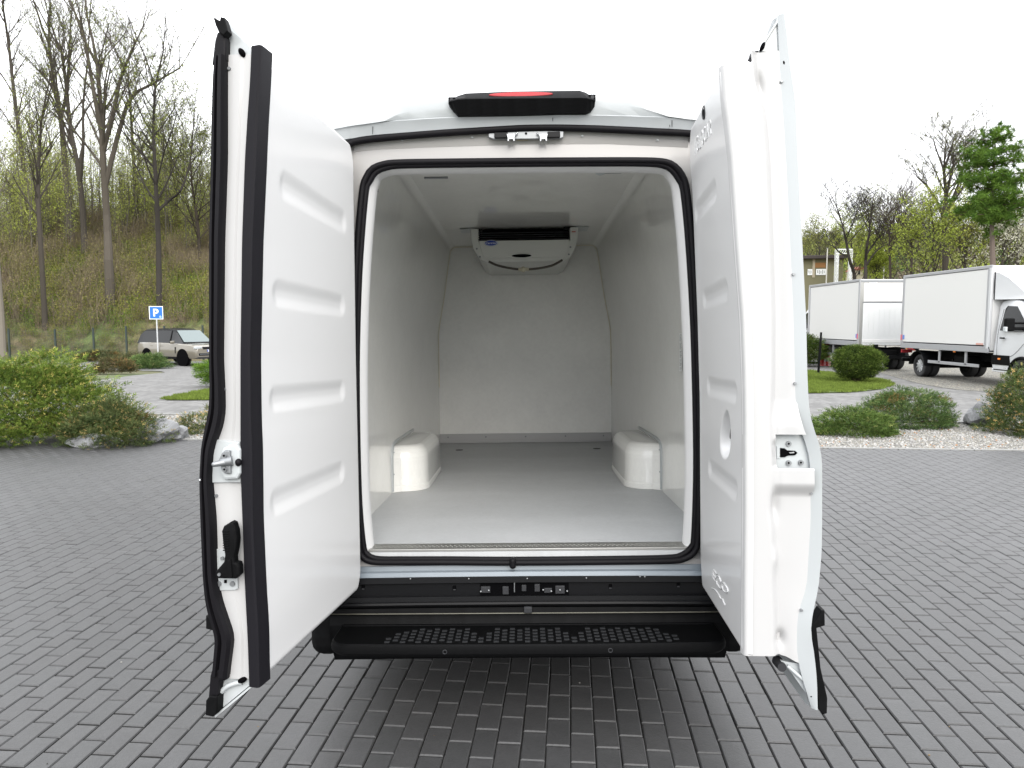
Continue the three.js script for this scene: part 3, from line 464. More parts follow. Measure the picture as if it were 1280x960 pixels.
// --- sill, lower trim and step bumper
{
  const band = (name, pts, mat, w = 0.93, parent = van) => part(name, loft([-w, -w * 0.5, 0, w * 0.5, w].map(x => pts.map(([z, y]) => [x, y + 0.006 * (1 - (x / 0.93) ** 2) - 0.006, z]))), mat, parent);
  const y = (py, z) => Yat(py, z);
  band('sill', [[-0.05, y(700, 0.0)], [0.004, y(706, 0.004)], [0.008, y(712, 0.008)], [0.03, y(714.5, 0.03)], [0.042, y(720, 0.042)], [-0.05, y(724, 0.0)]], M.sillPaint);
  const trim = group('lower_trim', van);
  band('trim_plate', [[-0.02, y(719, 0.0)], [0.04, y(720, 0.04)], [0.048, y(720.5, 0.048)], [0.05, y(728, 0.05)], [0.034, y(728.6, 0.034)], [0.03, y(744, 0.03)], [0.052, y(745, 0.052)], [0.054, y(751, 0.054)], [0.07, y(752.5, 0.07)], [0.074, y(755, 0.074)], [0.066, y(757.5, 0.066)], [0.02, y(759, 0.02)], [-0.02, y(759, 0.0)]], M.blackMetal, 0.9, trim);
  const holes = [[454, 734], [568, 735], [763, 733], [848, 731]];
  parts('trim_hole', holes.map(([x, py]) => { const p = Vz(x, py, 0.034); return box(p[0], p[1], 0.032, 0.016, 0.022, 0.012, 0.005); }), M.hole, trim);
  parts('trim_clip', holes.map(([x, py]) => { const p = Vz(x, py + 2.3, 0.038); return box(p[0], p[1], 0.036, 0.012, 0.006, 0.008, 0.002); }), M.plasticGrey, trim);
  parts('rivet', [[513, 723.5], [586, 723.5], [659, 723.2], [733, 722.5], [800, 720.8], [806, 720.9]].map(([x, py]) => new THREE.SphereGeometry(0.004, 8, 6).translate(...Vz(x, py, 0.05))), M.steel, trim);
  // latch recess with its pieces in the middle
  const r0 = Vz(600, 729, 0.035), r1 = Vz(711, 744, 0.035);
  part('latch_recess', box((r0[0] + r1[0]) / 2, (r0[1] + r1[1]) / 2, 0.03, r1[0] - r0[0], r0[1] - r1[1], 0.012), M.hole, trim);
  parts('latch_bracket', [[601, 613, 733, 741], [628, 636, 733, 743], [668, 675, 730, 739.5], [680, 690, 735, 741], [652, 658, 731, 739], [694, 706, 732, 742]].map(([x0, x1, a, b]) => { const p = Vz(x0, a, 0.04), q = Vz(x1, b, 0.04); return box((p[0] + q[0]) / 2, (p[1] + q[1]) / 2, 0.038, q[0] - p[0], p[1] - q[1], 0.012, 0.003); }), M.plasticGrey, trim);
  part('striker_pin', cyl(Vz(643, 728, 0.045), Vz(643, 740, 0.045), 0.003), M.steel, trim);
  parts('latch_rivet', [[601, 739.5], [611, 738], [689, 739], [700, 737.5], [709, 739], [679, 737.5]].map(p => new THREE.SphereGeometry(0.005, 8, 6).translate(...Vz(p[0], p[1], 0.046))), M.steel, trim);
  // bumper
  const bp = group('rear_bumper', van), w = 0.87;
  band('bumper_beam', [[-0.1, y(757, -0.02)], [0.02, y(757, 0.02)], [0.07, y(759, 0.07)], [0.075, y(765.5, 0.075)], [0.06, y(767, 0.06)], [0.062, y(770, 0.062)], [0.078, y(779, 0.078)], [0.07, y(800, 0.07)], [0.0, y(822, 0.0)], [-0.1, y(822, 0)]], M.plastic, w, bp);
  const zT = 0.085, yT = y(780, zT), k = (camV[1] - yT) / (camV[1] - Yat(806.3, zT));           // depth of the tread follows from its height
  const zFront = camV[2] - (camV[2] - zT) * k;
  part('bright_strip', loft([-w, 0, w].map(x => [[x, y(765.9, 0.078), 0.07], [x, y(765.9, 0.08), 0.082], [x, y(766.7, 0.082), 0.084], [x, y(766.7, 0.08), 0.07]])), std({ color: lin(0.13, 0.125, 0.1), roughness: 0.4, metalness: 0.5 }), bp);
  const tb = Vz(658, 757, 0.078); part('number_lamp', box(Vz(660, 762, 0.078)[0], Vz(660, 762, 0.078)[1], 0.078, 0.036, 0.026, 0.02, 0.004), M.plasticGrey, bp);
  const xl = Vz(412, 800, zFront - 0.05)[0], xr = Vz(909, 795, zFront - 0.05)[0], rr = 0.085;
  const plan = [[xl + 0.02, -0.02], [xl, zT]]; for (let i = 0; i <= 8; i++) { const a = i / 8 * Math.PI / 2; plan.push([xl + rr - Math.cos(a) * rr, zFront - 0.012 - rr * 0.75 + Math.sin(a) * rr * 0.75]); }
  for (let i = 1; i < 12; i++) { const t = i / 12; plan.push([lerp(xl + rr, xr - rr, t), zFront - 0.012 * Math.pow(Math.abs(2 * t - 1), 3)]); }
  for (let i = 8; i >= 0; i--) { const a = i / 8 * Math.PI / 2; plan.push([xr - rr + Math.cos(a) * rr, zFront - 0.012 - rr * 0.75 + Math.sin(a) * rr * 0.75]); } plan.push([xr, zT], [xr - 0.02, -0.02]);
  const yBot = Yat(821.5, zFront - 0.02), ring = (g, yy) => plan.map(([x, z]) => [x + (x < 0 ? 1 : -1) * g, yy, z - (z > zT + 0.03 ? g : 0)]);
  part('step', loft([ring(0.035, yBot), ring(0.012, yBot + 0.006), ring(0.002, yBot + 0.02), ring(0, yT - 0.02), ring(0.003, yT - 0.006), ring(0.009, yT)], { crease: 0.5 }), M.plastic, bp);
  const dash = [];
  for (let c = 0; c < 38; c++) {
    const x = lerp(-0.58, 0.6, c / 37), gap = (c > 10 && c < 14) || (c > 22 && c < 26), n = 4 + (c % 2 === 0 ? 1 : 0), edge = Math.min(c, 37 - c);
    for (let r = 0; r < n; r++) { if (gap && r < n - 2 - (c % 2)) continue; if (edge < 3 && r < 3 - edge - (c % 2)) continue; dash.push(box(x, yT + 0.0015, zFront - 0.035 - (n - 1 - r) * 0.034 - (c % 2 ? 0.017 : 0), 0.021, 0.004, 0.013)); }
  }
  const dm = part('tread_pattern', dash, std({ color: lin(0.012, 0.013, 0.015), roughness: 0.6 }), bp); dm.userData.kind = 'stuff';
  parts('bumper_screw', [Vz(556, 815, zFront), Vz(763, 813, zFront)].map(p => new THREE.TorusGeometry(0.008, 0.002, 6, 14).translate(p[0], p[1], zFront)), M.plasticGrey, bp);
  part('step_ridge', [box((xl + xr) / 2, yT + 0.002, zT + 0.012, xr - xl - 0.03, 0.006, 0.012, 0.002)], M.plastic, bp);
  for (const s of [-1, 1]) part('bumper_end', box(s * 0.905, Yat(785, 0), -0.12, 0.15, 0.24, 0.3, 0.06), M.plastic, bp);
}
// --- the rest of the body, mostly hidden behind the doors
{
  const sect = (z, w, top, bot) => [[-w * 0.97, bot, z], [-w, bot + 0.3, z], [-w, lerp(bot, top, 0.5), z], [-w * 0.95, lerp(bot, top, 0.8), z], [-w * 0.86, top - 0.12, z], [-w * 0.7, top - 0.04, z], [0, top, z], [w * 0.7, top - 0.04, z], [w * 0.86, top - 0.12, z], [w * 0.95, lerp(bot, top, 0.8), z], [w, lerp(bot, top, 0.5), z], [w, bot + 0.3, z], [w * 0.97, bot, z]];
  const T = YO + 1.16;
  part('body_shell', loft([sect(-0.03, 0.985, T - 0.03, 0.4), sect(-0.4, 1.0, T + 0.02, 0.4), sect(-4.4, 1.0, T + 0.03, 0.5), sect(-4.7, 0.99, T - 0.02, 0.56), sect(-5.5, 0.97, 1.62, 0.58), sect(-6.05, 0.9, 1.35, 0.6), sect(-6.2, 0.86, 1.0, 0.62)], { closed: false, crease: 0.5 }), M.paint, van);
  part('underbody', [box(0, 0.47, -3.0, 1.9, 0.04, 6.0), box(0.4, 0.46, -2.6, 0.1, 0.14, 5), box(-0.4, 0.46, -2.6, 0.1, 0.14, 5), cyl([-0.8, 0.38, -2.1], [0.8, 0.38, -2.1], 0.06)], M.blackMetal, van);
  for (const z of [-2.1, -5.3]) for (const s of [-1, 1]) { const w = part('wheel', new THREE.TorusGeometry(0.24, 0.12, 14, 36).rotateY(Math.PI / 2).scale(1.1, 1, 1), M.tyre, van); w.position.set(s * 0.82, z < -3 ? 0.58 : 0.41, z); part('rim', new THREE.CylinderGeometry(0.2, 0.2, 0.16, 24).rotateZ(Math.PI / 2), M.zinc, w); }
  part('windscreen', loft([[-0.8, 2.35, -4.95], [0.8, 2.35, -4.95]].map((p, i) => [[p[0], 2.3, -4.98], [p[0], 1.7, -5.47], [p[0], 1.69, -5.45], [p[0], 2.29, -4.95]])).translate(0, 0.06, -0.02), M.glass, van);
}

// ---------------------------------------------------------------- rear doors
// A door's own frame: local x = to the inside (+) for the left door, mirrored for the right; y = up; z = from the hinges to the free edge.
function doorFrame(name, vp, hinge, near, label) {
  const g = group(name, van); g.userData.label = label;
  const u = V3(...dirV(vp[0], vp[1])).multiplyScalar(-1).setY(0).normalize(), xd = V3(0, 1, 0).cross(u).normalize();
  const t = (DV - 0.1), dh = dirV(hinge, 446), o = V3(camV[0] + dh[0] * t, 0, camV[2] + dh[2] * t);
  const m = new THREE.Matrix4().makeBasis(xd, V3(0, 1, 0), u).setPosition(o); m.decompose(g.position, g.quaternion, g.scale);
  const inv = m.clone().invert(), c = V3(...camV).applyMatrix4(inv);
  const dl = (px, py) => V3(...dirV(px, py)).transformDirection(inv);
  const Z = (px, py, z) => { const d = dl(px, py), k = (z - c.z) / d.z; return [c.x + d.x * k, c.y + d.y * k, z]; };        // on a plane across the door
  const X = (px, py, x) => { const d = dl(px, py), k = (x - c.x) / d.x; return [x, c.y + d.y * k, c.z + d.z * k]; };        // on a plane along the door
  return { g, Z, X, W: X(near, 446, 0)[2], c };
}
// raised or sunk slot on a panel, in the panel's plane (z along, y up)
const slot = (z, y, s) => { const t = clamp(((z - s.z0) * s.dz + (y - s.y0) * s.dy) / (s.dz ** 2 + s.dy ** 2), 0, 1); const d = Math.hypot(z - s.z0 - t * s.dz, y - s.y0 - t * s.dy); return ss(s.r * 1.06, s.r * 0.1, d); };
function panelSheet(zs, ys, fx) {                                     // fx(z, y) gives the x of the panel's face
  const pos = [], idx = [], uv = [], n = zs.length;
  for (const y of ys) for (const z of zs) { const p = fx(z, y); pos.push(p[0], p[1], p[2]); uv.push(z, y); }
  for (let j = 0; j + 1 < ys.length; j++) for (let i = 0; i + 1 < n; i++) { const a = j * n + i; idx.push(a, a + 1, a + n + 1, a, a + n + 1, a + n); }
  const g = new THREE.BufferGeometry(); g.setAttribute('position', new THREE.Float32BufferAttribute(pos, 3)); g.setAttribute('uv', new THREE.Float32BufferAttribute(uv, 2)); g.setIndex(idx); g.computeVertexNormals(); return g;
}
const range = (a, b, n) => Array.from({ length: n + 1 }, (_, i) => lerp(a, b, i / n));
// flat piece facing the free edge, drawn from its picture outline on the plane z
const plate = (D, pts, z, depth, bevel = 0) => extrude(pts.map(p => D.Z(p[0], p[1], z)), depth, { bevel }).translate(0, 0, z);
const dot = (D, px, py, z, r, h = 0.006) => { const p = D.Z(px, py, z); return cyl([p[0], p[1], z - 0.004], [p[0], p[1], z + h], r, r * 0.9, 14); };

// --- left door
{
  const D = doorFrame('rear_door', [755, 447], 442, 312.5, 'left rear door with a black rubber gasket down its free edge');
  const W = D.W;                                                       // from the hinge side to the gasket's ridge
  // [picture row, outer edge, inner edge of the weatherstrip, end of the white frame, gasket ridge, panel start]
  const T = [[40, 270, 281, 314.5, 327.3, 340.5], [60, 269, 281, 314.2, 327, 340.3], [100, 265.5, 281, 312.5, 325, 339.5], [150, 264, 281, 309, 322, 335.5], [200, 263, 281, 306, 320, 332], [300, 261, 277.5, 302.5, 315.5, 329], [447, 261, 276, 300.5, 312.5, 325.5], [490, 261.5, 278, 300.5, 313, 325.7], [515, 260, 278.5, 300.5, 313.3, 326], [535, 255, 275, 300.5, 313.8, 326.7], [560, 251, 265, 300.5, 315, 327.5], [600, 249, 262.5, 301, 315.5, 328], [650, 250, 267, 303, 316, 329], [720, 253, 269, 305.5, 319, 331], [750, 255.5, 274, 307, 320.5, 333], [770, 259.5, 281, 308, 322, 334.5], [797, 268, 290, 309.5, 323.3, 336.2], [843, 264, 284, 311, 324, 338], [850, 263.5, 283.5, 311.3, 324.4, 338.3], [880, 263, 283, 312, 325, 339]];
  const X = (row, c, z) => D.Z(tableS(T, row, c, 8), row, z);
  const Rws = (a, b, n) => range(a, b, n);
  // outer skin of the door
  const skinX = (row) => X(row, 1, W)[0];
  const capY = X(62, 1, W)[1] - 0.09;
  part('outer_panel', loft(Rws(24, 890, 44).map(r => { const p = X(r, 1, W), x = p[0]; return [[x + 0.002, p[1], W - 0.02], [x, p[1], W - 0.06], [x, Math.min(p[1], capY), -0.12], [x + 0.02, Math.min(p[1], capY), -0.12], [x + 0.025, p[1], W - 0.04], [x + 0.02, p[1], W - 0.02]]; }), { crease: 0.5 }), M.paint, D.g);
  // steel frame with the white end face
  part('door_frame', loft(Rws(69, 848, 60).map(r => { const a = X(r, 2, W - 0.02), b = X(r, 3, W - 0.02), y = a[1]; return [[a[0] - 0.02, y, W - 0.02], [lerp(a[0], b[0], 0.62), y, W - 0.0195], [lerp(a[0], b[0], 0.72), y, W - 0.024], [b[0] + 0.02, y, W - 0.024], [b[0] + 0.02, y, W - 0.07], [b[0] - 0.03, y, W - 0.1], [b[0] - 0.04, y, -0.06], [a[0] - 0.01, y, -0.06]]; }), { crease: 0.5 }), M.gelDoorDimmed, D.g);
  part('top_flange', plate(D, [[281, 72], [281, 38], [285, 35], [314, 59], [314, 72]], W - 0.028, 0.012), M.paint, D.g);
  parts('bottom_flange', [plate(D, [[283, 844], [312, 844], [323, 848], [275, 887], [271, 893], [271, 880]], W - 0.03, 0.012), loft([[D.Z(271, 892, W - 0.03), D.Z(324, 848, W - 0.03)]].map(([a, b]) => [0, 1].map(k => [[a[0], a[1], W - 0.02 - k * 0.9], [b[0], b[1], W - 0.02 - k * 0.9], [b[0], b[1] - 0.008, W - 0.02 - k * 0.9], [a[0], a[1] - 0.008, W - 0.02 - k * 0.9]]))[0])], M.castWhite, D.g);
  part('flange_rib', tube([D.Z(275, 866, W - 0.022), D.Z(284, 858, W - 0.02), D.Z(296, 853.5, W - 0.022), D.Z(303, 853, W - 0.024)], 0.008, 24, 8), M.castWhite, D.g);
  // weatherstrip: a double-lipped rubber profile
  part('weatherstrip', [loft(Rws(70, 845, 90).map(r => { const a = X(r, 1, W), b = X(r, 2, W), y = a[1], L = (t) => lerp(a[0], b[0], t); return [[L(0), y, W - 0.05], [L(0), y, W - 0.01], [L(0.1), y, W + 0.006], [L(0.3), y, W + 0.008], [L(0.4), y, W - 0.006], [L(0.47), y, W - 0.006], [L(0.56), y, W + 0.012], [L(0.86), y, W + 0.014], [L(1), y, W + 0.002], [L(1), y, W - 0.05]]; }), { crease: 0.5 }),
    plate(D, [[264.5, 80], [268, 50], [271, 40], [279, 38], [282, 48], [281.5, 74]], W, 0.04, 0.006), plate(D, [[264.5, 838], [284, 838], [283, 850], [277, 852], [274, 852], [271.5, 880], [260, 876], [262.5, 845]], W, 0.03, 0.004)], M.rubber, D.g);
  parts('end_cap', [plate(D, [[266.3, 21], [269, 31], [273, 40], [279, 44], [284.5, 38.5], [283, 32], [280, 21.5], [275.5, 20.8], [274.3, 25.5]], W + 0.012, 0.03, 0.003), plate(D, [[257, 876], [262, 870], [271.5, 871], [270.5, 893], [266, 896.5], [256.5, 894.5]], W + 0.01, 0.05, 0.004), plate(D, [[257, 770], [263, 772], [269, 789], [257, 786.5]], W - 0.03, 0.05, 0.004)], M.plastic, D.g);
  part('edge_glint', [cyl(D.Z(252.5, 597, W), D.Z(249.5, 601, W + 0.006), 0.004)], M.steel, D.g);
  // gasket on the meeting edge
  part('edge_gasket', loft(Rws(58, 858, 60).map(r => { const a = X(r, 3, W - 0.004), b = X(r, 4, W), y = a[1]; const c = D.Z(tableS(T, r, 5, 8), r, W); const inner = D.X(0, 0, 0); const k = (c[0] - b[0]); return [[a[0], y, W - 0.06], [a[0], y, W - 0.004], [a[0] + 0.003, y, W + 0.0], [b[0] - 0.006, y, W + 0.004], [b[0], y, W], [b[0] + 0.002, y, W - 0.012], [b[0] + 0.005, y, W - 0.062], [b[0] + 0.001, y, W - 0.07], [b[0] - 0.01, y, W - 0.07]]; }), { crease: 0.35 }), M.gasket, D.g);
  // insulated inner panel with four pressed slots
  const x0 = (y) => { const r = 447 - (y - D.Z(312, 447, W)[1]) * 410; return X(clamp(r, 60, 880), 4, W)[0]; };
  const hT = [[60, 446], [170, 446], [300, 445], [450, 444], [740, 444.5], [880, 445]], hingeX = (y) => D.Z(tableS(hT, clamp(446 - y0c(y), 60, 880), 1), 446, 0)[0], y0c = (y) => (y - D.Z(442, 446, 0)[1]) * 290;
  const face = (y, z) => lerp(hingeX(y), x0(y), ss(0, 1, clamp(z / W, 0, 1)) * 0.5 + 0.5 * clamp(z / W, 0, 1));
  const S = [[[346, 233], [424, 277], 0.052], [[344, 367], [423, 382], 0.05], [[344, 499], [424, 489], 0.048], [[346, 627], [423, 591], 0.05]].map(([a, b, r]) => { const A = D.X(a[0], a[1], 0), B = D.X(b[0], b[1], 0); return { z0: A[2], y0: A[1], dz: B[2] - A[2], dy: B[1] - A[1], r }; });
  const yT = D.Z(325, 58, W)[1] - 0.02, yB = D.Z(325, 856, W)[1];
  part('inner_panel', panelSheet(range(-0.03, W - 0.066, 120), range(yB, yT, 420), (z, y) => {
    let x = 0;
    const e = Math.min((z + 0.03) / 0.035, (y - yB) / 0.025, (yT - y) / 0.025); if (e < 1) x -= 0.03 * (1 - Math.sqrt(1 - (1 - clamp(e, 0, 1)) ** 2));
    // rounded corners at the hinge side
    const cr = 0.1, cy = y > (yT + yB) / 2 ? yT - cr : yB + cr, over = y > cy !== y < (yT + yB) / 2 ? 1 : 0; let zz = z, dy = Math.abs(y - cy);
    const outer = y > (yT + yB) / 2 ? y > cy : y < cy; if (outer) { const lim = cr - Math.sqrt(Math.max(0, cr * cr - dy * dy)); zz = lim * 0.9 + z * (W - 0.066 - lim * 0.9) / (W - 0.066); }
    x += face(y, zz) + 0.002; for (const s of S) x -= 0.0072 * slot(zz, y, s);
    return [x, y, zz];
  }), M.gelPanelLifted, D.g);
  part('panel_core', loft(range(yB + 0.012, yT - 0.012, 20).map(y => { const x = Math.min(x0(y), hingeX(y)), m = Math.min(y - yB, yT - y), zr = 0.12 - Math.sqrt(Math.max(0, 0.0144 - Math.max(0, 0.12 - m) ** 2)); return [[x - 0.026, y, zr * 0.9 + 0.004], [x - 0.026, y, W - 0.06], [x - 0.12, y, W - 0.06], [x - 0.12, y, 0]]; }), { crease: 0.5 }), M.gelDoorDimmed, D.g);
  // catch plate with striker
  const cz = W - 0.012;
  part('catch_plate', [plate(D, [[271, 549.5], [299.5, 552.5], [300.5, 603], [262.5, 603.5], [263.5, 580]], cz, 0.012, 0.002), plate(D, [[278, 560], [287, 555], [296, 555], [300, 562], [300, 592], [296, 599], [280, 600], [274.5, 592], [273, 575]], cz + 0.02, 0.03, 0.008)], M.castWhite, D.g);
  part('striker', [plate(D, [[273.5, 574], [277, 566], [281, 563], [287, 563.5], [288, 592], [282, 592.5], [276.5, 588]], cz + 0.03, 0.014, 0.003), (() => { const a = D.Z(285, 577, cz + 0.03), b = D.Z(268, 580.5, cz + 0.05); return [cyl([a[0], a[1], cz + 0.028], [b[0], b[1], cz + 0.05], 0.012, 0.008, 14), new THREE.SphereGeometry(0.008, 10, 8).translate(b[0], b[1], cz + 0.05), cyl([a[0] + 0.012, a[1] + 0.002, cz + 0.026], [a[0] - 0.02, a[1] - 0.002, cz + 0.034], 0.015, 0.012, 14)]; })(), dot(D, 280.5, 569.5, cz + 0.03, 0.0085), dot(D, 281, 586.5, cz + 0.03, 0.0085)], M.zinc, D.g);
  parts('bolt_socket', [dot(D, 280.5, 569.5, cz + 0.0335, 0.0035, 0.0045), dot(D, 281, 586.5, cz + 0.0335, 0.0035, 0.0045)], M.hole, D.g);
  part('rubber_stop', [new THREE.SphereGeometry(0.012, 12, 8).scale(0.8, 1, 0.9).translate(...D.Z(298, 578, cz + 0.02))], M.rubber, D.g);
  // black release handle on its bracket
  part('handle_bracket', [plate(D, [[266.5, 686], [296, 689], [297, 736], [293, 738], [268.5, 738.5], [267, 710]], W - 0.014, 0.012, 0.002)], M.castWhite, D.g);
  const hz = W + 0.03;
  part('release_handle', [plate(D, [[276.5, 664], [279, 658], [288, 652.3], [291.5, 654], [294.5, 664], [295.5, 675], [294.5, 687], [292, 697], [292.5, 703], [297, 704], [298.5, 709], [299, 719], [294, 724], [272, 723.5], [269, 720], [269, 715], [279, 703], [280.5, 694], [278.5, 682]], hz, 0.032, 0.006), ...Array.from({ length: 9 }, (_, i) => { const p = D.Z(282.5, 664 + i * 3, hz + 0.001); return box(p[0], p[1], hz + 0.0005, 0.02, 0.0025, 0.005, 0.001); }), plate(D, [[284, 700], [288, 700], [290, 722], [285, 722]], hz + 0.006, 0.01, 0.002)], M.plastic, D.g);
  parts('bracket_bolt', [dot(D, 274, 729.5, W - 0.014, 0.0085), dot(D, 291, 729.5, W - 0.014, 0.0085), dot(D, 278.5, 697.5, W - 0.014, 0.006), dot(D, 274.3, 718, hz, 0.0055, 0.004)], M.zinc, D.g);
  part('bracket_slot', plate(D, [[280, 725], [283, 725], [283, 729], [280, 729]], W - 0.011, 0.004), M.hole, D.g);
  parts('screw', [[287, 86], [280, 278.5], [281, 486.5], [271, 619.5], [278.5, 755]].map(([x, y]) => dot(D, x, y, W - 0.02, 0.0055)), M.zinc, D.g);
  parts('grommet', [[302.5, 66], [303, 850]].map(([x, y]) => new THREE.SphereGeometry(1, 14, 10).scale(0.009, 0.015, 0.012).rotateZ(y < 100 ? 0.5 : -1.2).translate(...D.Z(x, y, W - 0.022))), M.hole, D.g);
}
// --- right door
{
  const D = doorFrame('rear_door', [695, 445], 875, 930, 'right rear door with a bare white edge, lock plate and moulded letters');
  const W = D.W;
  // [picture row, panel edge, crease, seam, outer edge]
  const T = [[14, 899, 944, 977, 980], [40, 899.5, 945, 978.5, 984], [80, 901, 948, 980, 988], [130, 904.5, 957, 983, 995.5], [150, 907.5, 961, 985, 996], [200, 913, 965, 988, 998], [300, 919.5, 969, 993, 1003], [400, 927, 971.5, 997.5, 1008], [470, 929.5, 971, 999, 1009.5], [510, 930.3, 970, 1000, 1011.5], [530, 930.5, 969, 1003, 1015.5], [555, 930.5, 970, 1013, 1024.5], [575, 930.5, 972, 1018, 1028], [650, 930.5, 972, 1019, 1028], [690, 930, 972, 1016.5, 1027.5], [735, 929.5, 972.5, 1014, 1023.5], [768, 929.3, 974, 1003, 1016], [790, 929.2, 974.5, 1001.5, 1013.5], [820, 929, 976, 1001.5, 1018.5], [850, 929, 977, 1008, 1021.5], [890, 929, 978, 1020.5, 1022.5]];
  const X = (row, c, z) => D.Z(tableS(T, row, c, 8), row, z);
  const capY = X(81, 1, W)[1] - 0.09;
  part('outer_panel', loft(range(16, 888, 60).map(r => { const p = X(r, 4, W - 0.01), q = X(r, 3, W - 0.02), y = p[1], x = p[0], t = Math.max(0.008, x - q[0] + 0.012); return [[x - t, y, W - 0.026], [x - 0.006, y, W - 0.014], [x, y, W - 0.012], [x + 0.001, y, W - 0.02], [x, y, W - 0.06], [x, Math.min(y, capY), -0.12], [x - 0.02, Math.min(y, capY), -0.12], [x - 0.025, y, W - 0.06], [x - t, y, W - 0.04]]; }), { crease: 0.5 }), M.paint, D.g);
  // liner with the moulded end face
  const row2y = (r) => X(r, 1, W)[1];
  const yB = row2y(820), yT = row2y(81);
  const xFace = (y) => { let a = 60, b = 880; for (let k = 0; k < 18; k++) { const m = (a + b) / 2; if (row2y(m) > y) a = m; else b = m; } return X((a + b) / 2, 1, W)[0]; };
  const hT = [[60, 854], [160, 857.5], [240, 866], [400, 872], [500, 874.5], [700, 875], [880, 875]], hingeX = (y) => D.Z(tableS(hT, clamp(446 - (y - D.Z(875, 446, 0)[1]) * 290, 60, 880), 1), 446, 0)[0];
  const face = (y, z) => lerp(hingeX(y), xFace(y), clamp(z / W, 0, 1));
  const S = [[[879, 266], [905, 238], 0.045], [[885, 374], [912, 362], 0.045], [[887, 483], [918, 490], 0.043], [[888, 586], [918, 612], 0.045]].map(([a, b, r]) => { const A = D.X(a[0], a[1], 0), B = D.X(b[0], b[1], 0); return { z0: A[2], y0: A[1], dz: B[2] - A[2], dy: B[1] - A[1], r }; });
  const gA = D.X(904.5, 512, 0), gB = D.X(909, 575, 0), grip = { z: (gA[2] + gB[2]) / 2, y: (gA[1] + gB[1]) / 2, h: (gA[1] - gB[1]) / 2 };
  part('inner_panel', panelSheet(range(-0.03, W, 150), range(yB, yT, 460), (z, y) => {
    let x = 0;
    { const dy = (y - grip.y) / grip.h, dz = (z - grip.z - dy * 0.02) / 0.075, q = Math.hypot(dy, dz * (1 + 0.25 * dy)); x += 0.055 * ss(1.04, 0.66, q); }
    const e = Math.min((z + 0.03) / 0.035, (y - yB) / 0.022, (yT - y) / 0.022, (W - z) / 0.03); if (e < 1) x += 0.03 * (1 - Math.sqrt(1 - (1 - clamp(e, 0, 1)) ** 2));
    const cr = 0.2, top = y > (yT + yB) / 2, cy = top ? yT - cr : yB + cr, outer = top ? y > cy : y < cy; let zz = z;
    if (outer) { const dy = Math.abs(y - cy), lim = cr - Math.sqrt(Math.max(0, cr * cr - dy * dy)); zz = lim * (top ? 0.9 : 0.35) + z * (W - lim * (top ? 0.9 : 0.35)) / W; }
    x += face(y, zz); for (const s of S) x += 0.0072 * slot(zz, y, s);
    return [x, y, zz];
  }), M.gelPanelLifted, D.g);
  const bottomRow = (t) => lerp(820.5, 824, ss(0.5, 0.68, t)) + 8 * ss(0.66, 1, t);
  // end face, a strip from the panel's edge across a shallow valley to the seam, cut out round the lock
  const endX = (r, t) => { const a = X(r, 1, W)[0] - 0.001, b = X(r, 2, W)[0], c = X(r, 3, W)[0]; return t < 0.55 ? lerp(a, b, t / 0.55) : lerp(b, c, (t - 0.55) / 0.45); };
  const bump = (r, t, r0, t0, sr, st, h) => h * Math.exp(-(((r - r0) / sr) ** 2) - (((t - t0) / st) ** 2));
  const endZ = (r, t) => {
    let z = W - 0.004; if (t < 0.06) z -= 0.03 * (1 - Math.sqrt(1 - (1 - t / 0.06) ** 2));
    z -= 0.03 * ss(0.44, 0.6, t); z += 0.008 * ss(0.62, 0.95, t);
    
    z += bump(r, t, 101, 0.56, 14, 0.07, -0.014) + 0.02 * ss(500, 535, r) * ss(560, 548, r) * ss(0.46, 0.62, t) + 0.026 * ss(582, 588, r) * ss(624, 604, r) * ss(0.44, 0.62, t);
    z += bump(r, t, 635, 0.52, 18, 0.07, -0.02) + bump(r, t, 700, 0.53, 14, 0.05, 0.014) + bump(r, t, 802, 0.62, 9, 0.09, -0.022);
    return z;
  };
  const strip = (r0, r1, t0, t1, nr, nt, warp = false) => panelSheet(range(t0, t1, nt), range(r0, r1, nr), (t, r) => { const rr = warp ? lerp(r0, bottomRow(t), (r - r0) / (r1 - r0)) : r; const p = D.Z(0, 0, W); const x = endX(rr, t), y = row2y(rr); return [x, y, endZ(rr, t)]; });
  parts('end_face', [strip(80.5, 120, 0, 1, 40, 50), strip(120, 544, 0, 1, 160, 50), strip(544, 586, 0, 0.57, 50, 40), strip(586, 640, 0, 1, 60, 50), strip(640, 780, 0, 1, 80, 50), strip(780, 832, 0, 1, 50, 50, true)], M.gelDoorDimmed, D.g);
  part('upper_end_face', panelSheet(range(0.46, 1, 24), range(62, 80.5, 14), (t, r) => [endX(r, t), row2y(r), endZ(r, t)]), M.gelDoorDimmed, D.g);
  part('panel_core', loft(range(yB + 0.012, yT - 0.012, 24).map(y => { const x = Math.max(xFace(y), hingeX(y)), m = Math.min(y - yB, yT - y), zr = 0.2 - Math.sqrt(Math.max(0, 0.04 - Math.max(0, 0.2 - m) ** 2)); return [[x + 0.06, y, zr * 0.5 + 0.05], [x + 0.06, y, W - 0.05], [x + 0.13, y, W - 0.05], [x + 0.13, y, 0]]; }), { crease: 0.5 }), M.gelDoorDimmed, D.g);
  // lock plate
  const lz = W - 0.04;
  part('lock_plate', plate(D, [[969, 540], [1012, 540], [1020, 575], [1019, 590], [969, 590]], lz, 0.01), M.castWhite, D.g);
  part('lock_slot', plate(D, [[975, 560], [981, 560.5], [984, 563], [994, 563.5], [997, 566], [994, 569], [985, 569.5], [981, 571.5], [975, 571.5]], lz + 0.004, 0.006), M.hole, D.g);
  part('lock_hook', plate(D, [[986, 565.5], [993, 564.8], [993, 566.5], [988, 567.3]], lz + 0.007, 0.005, 0.001), M.steel, D.g);
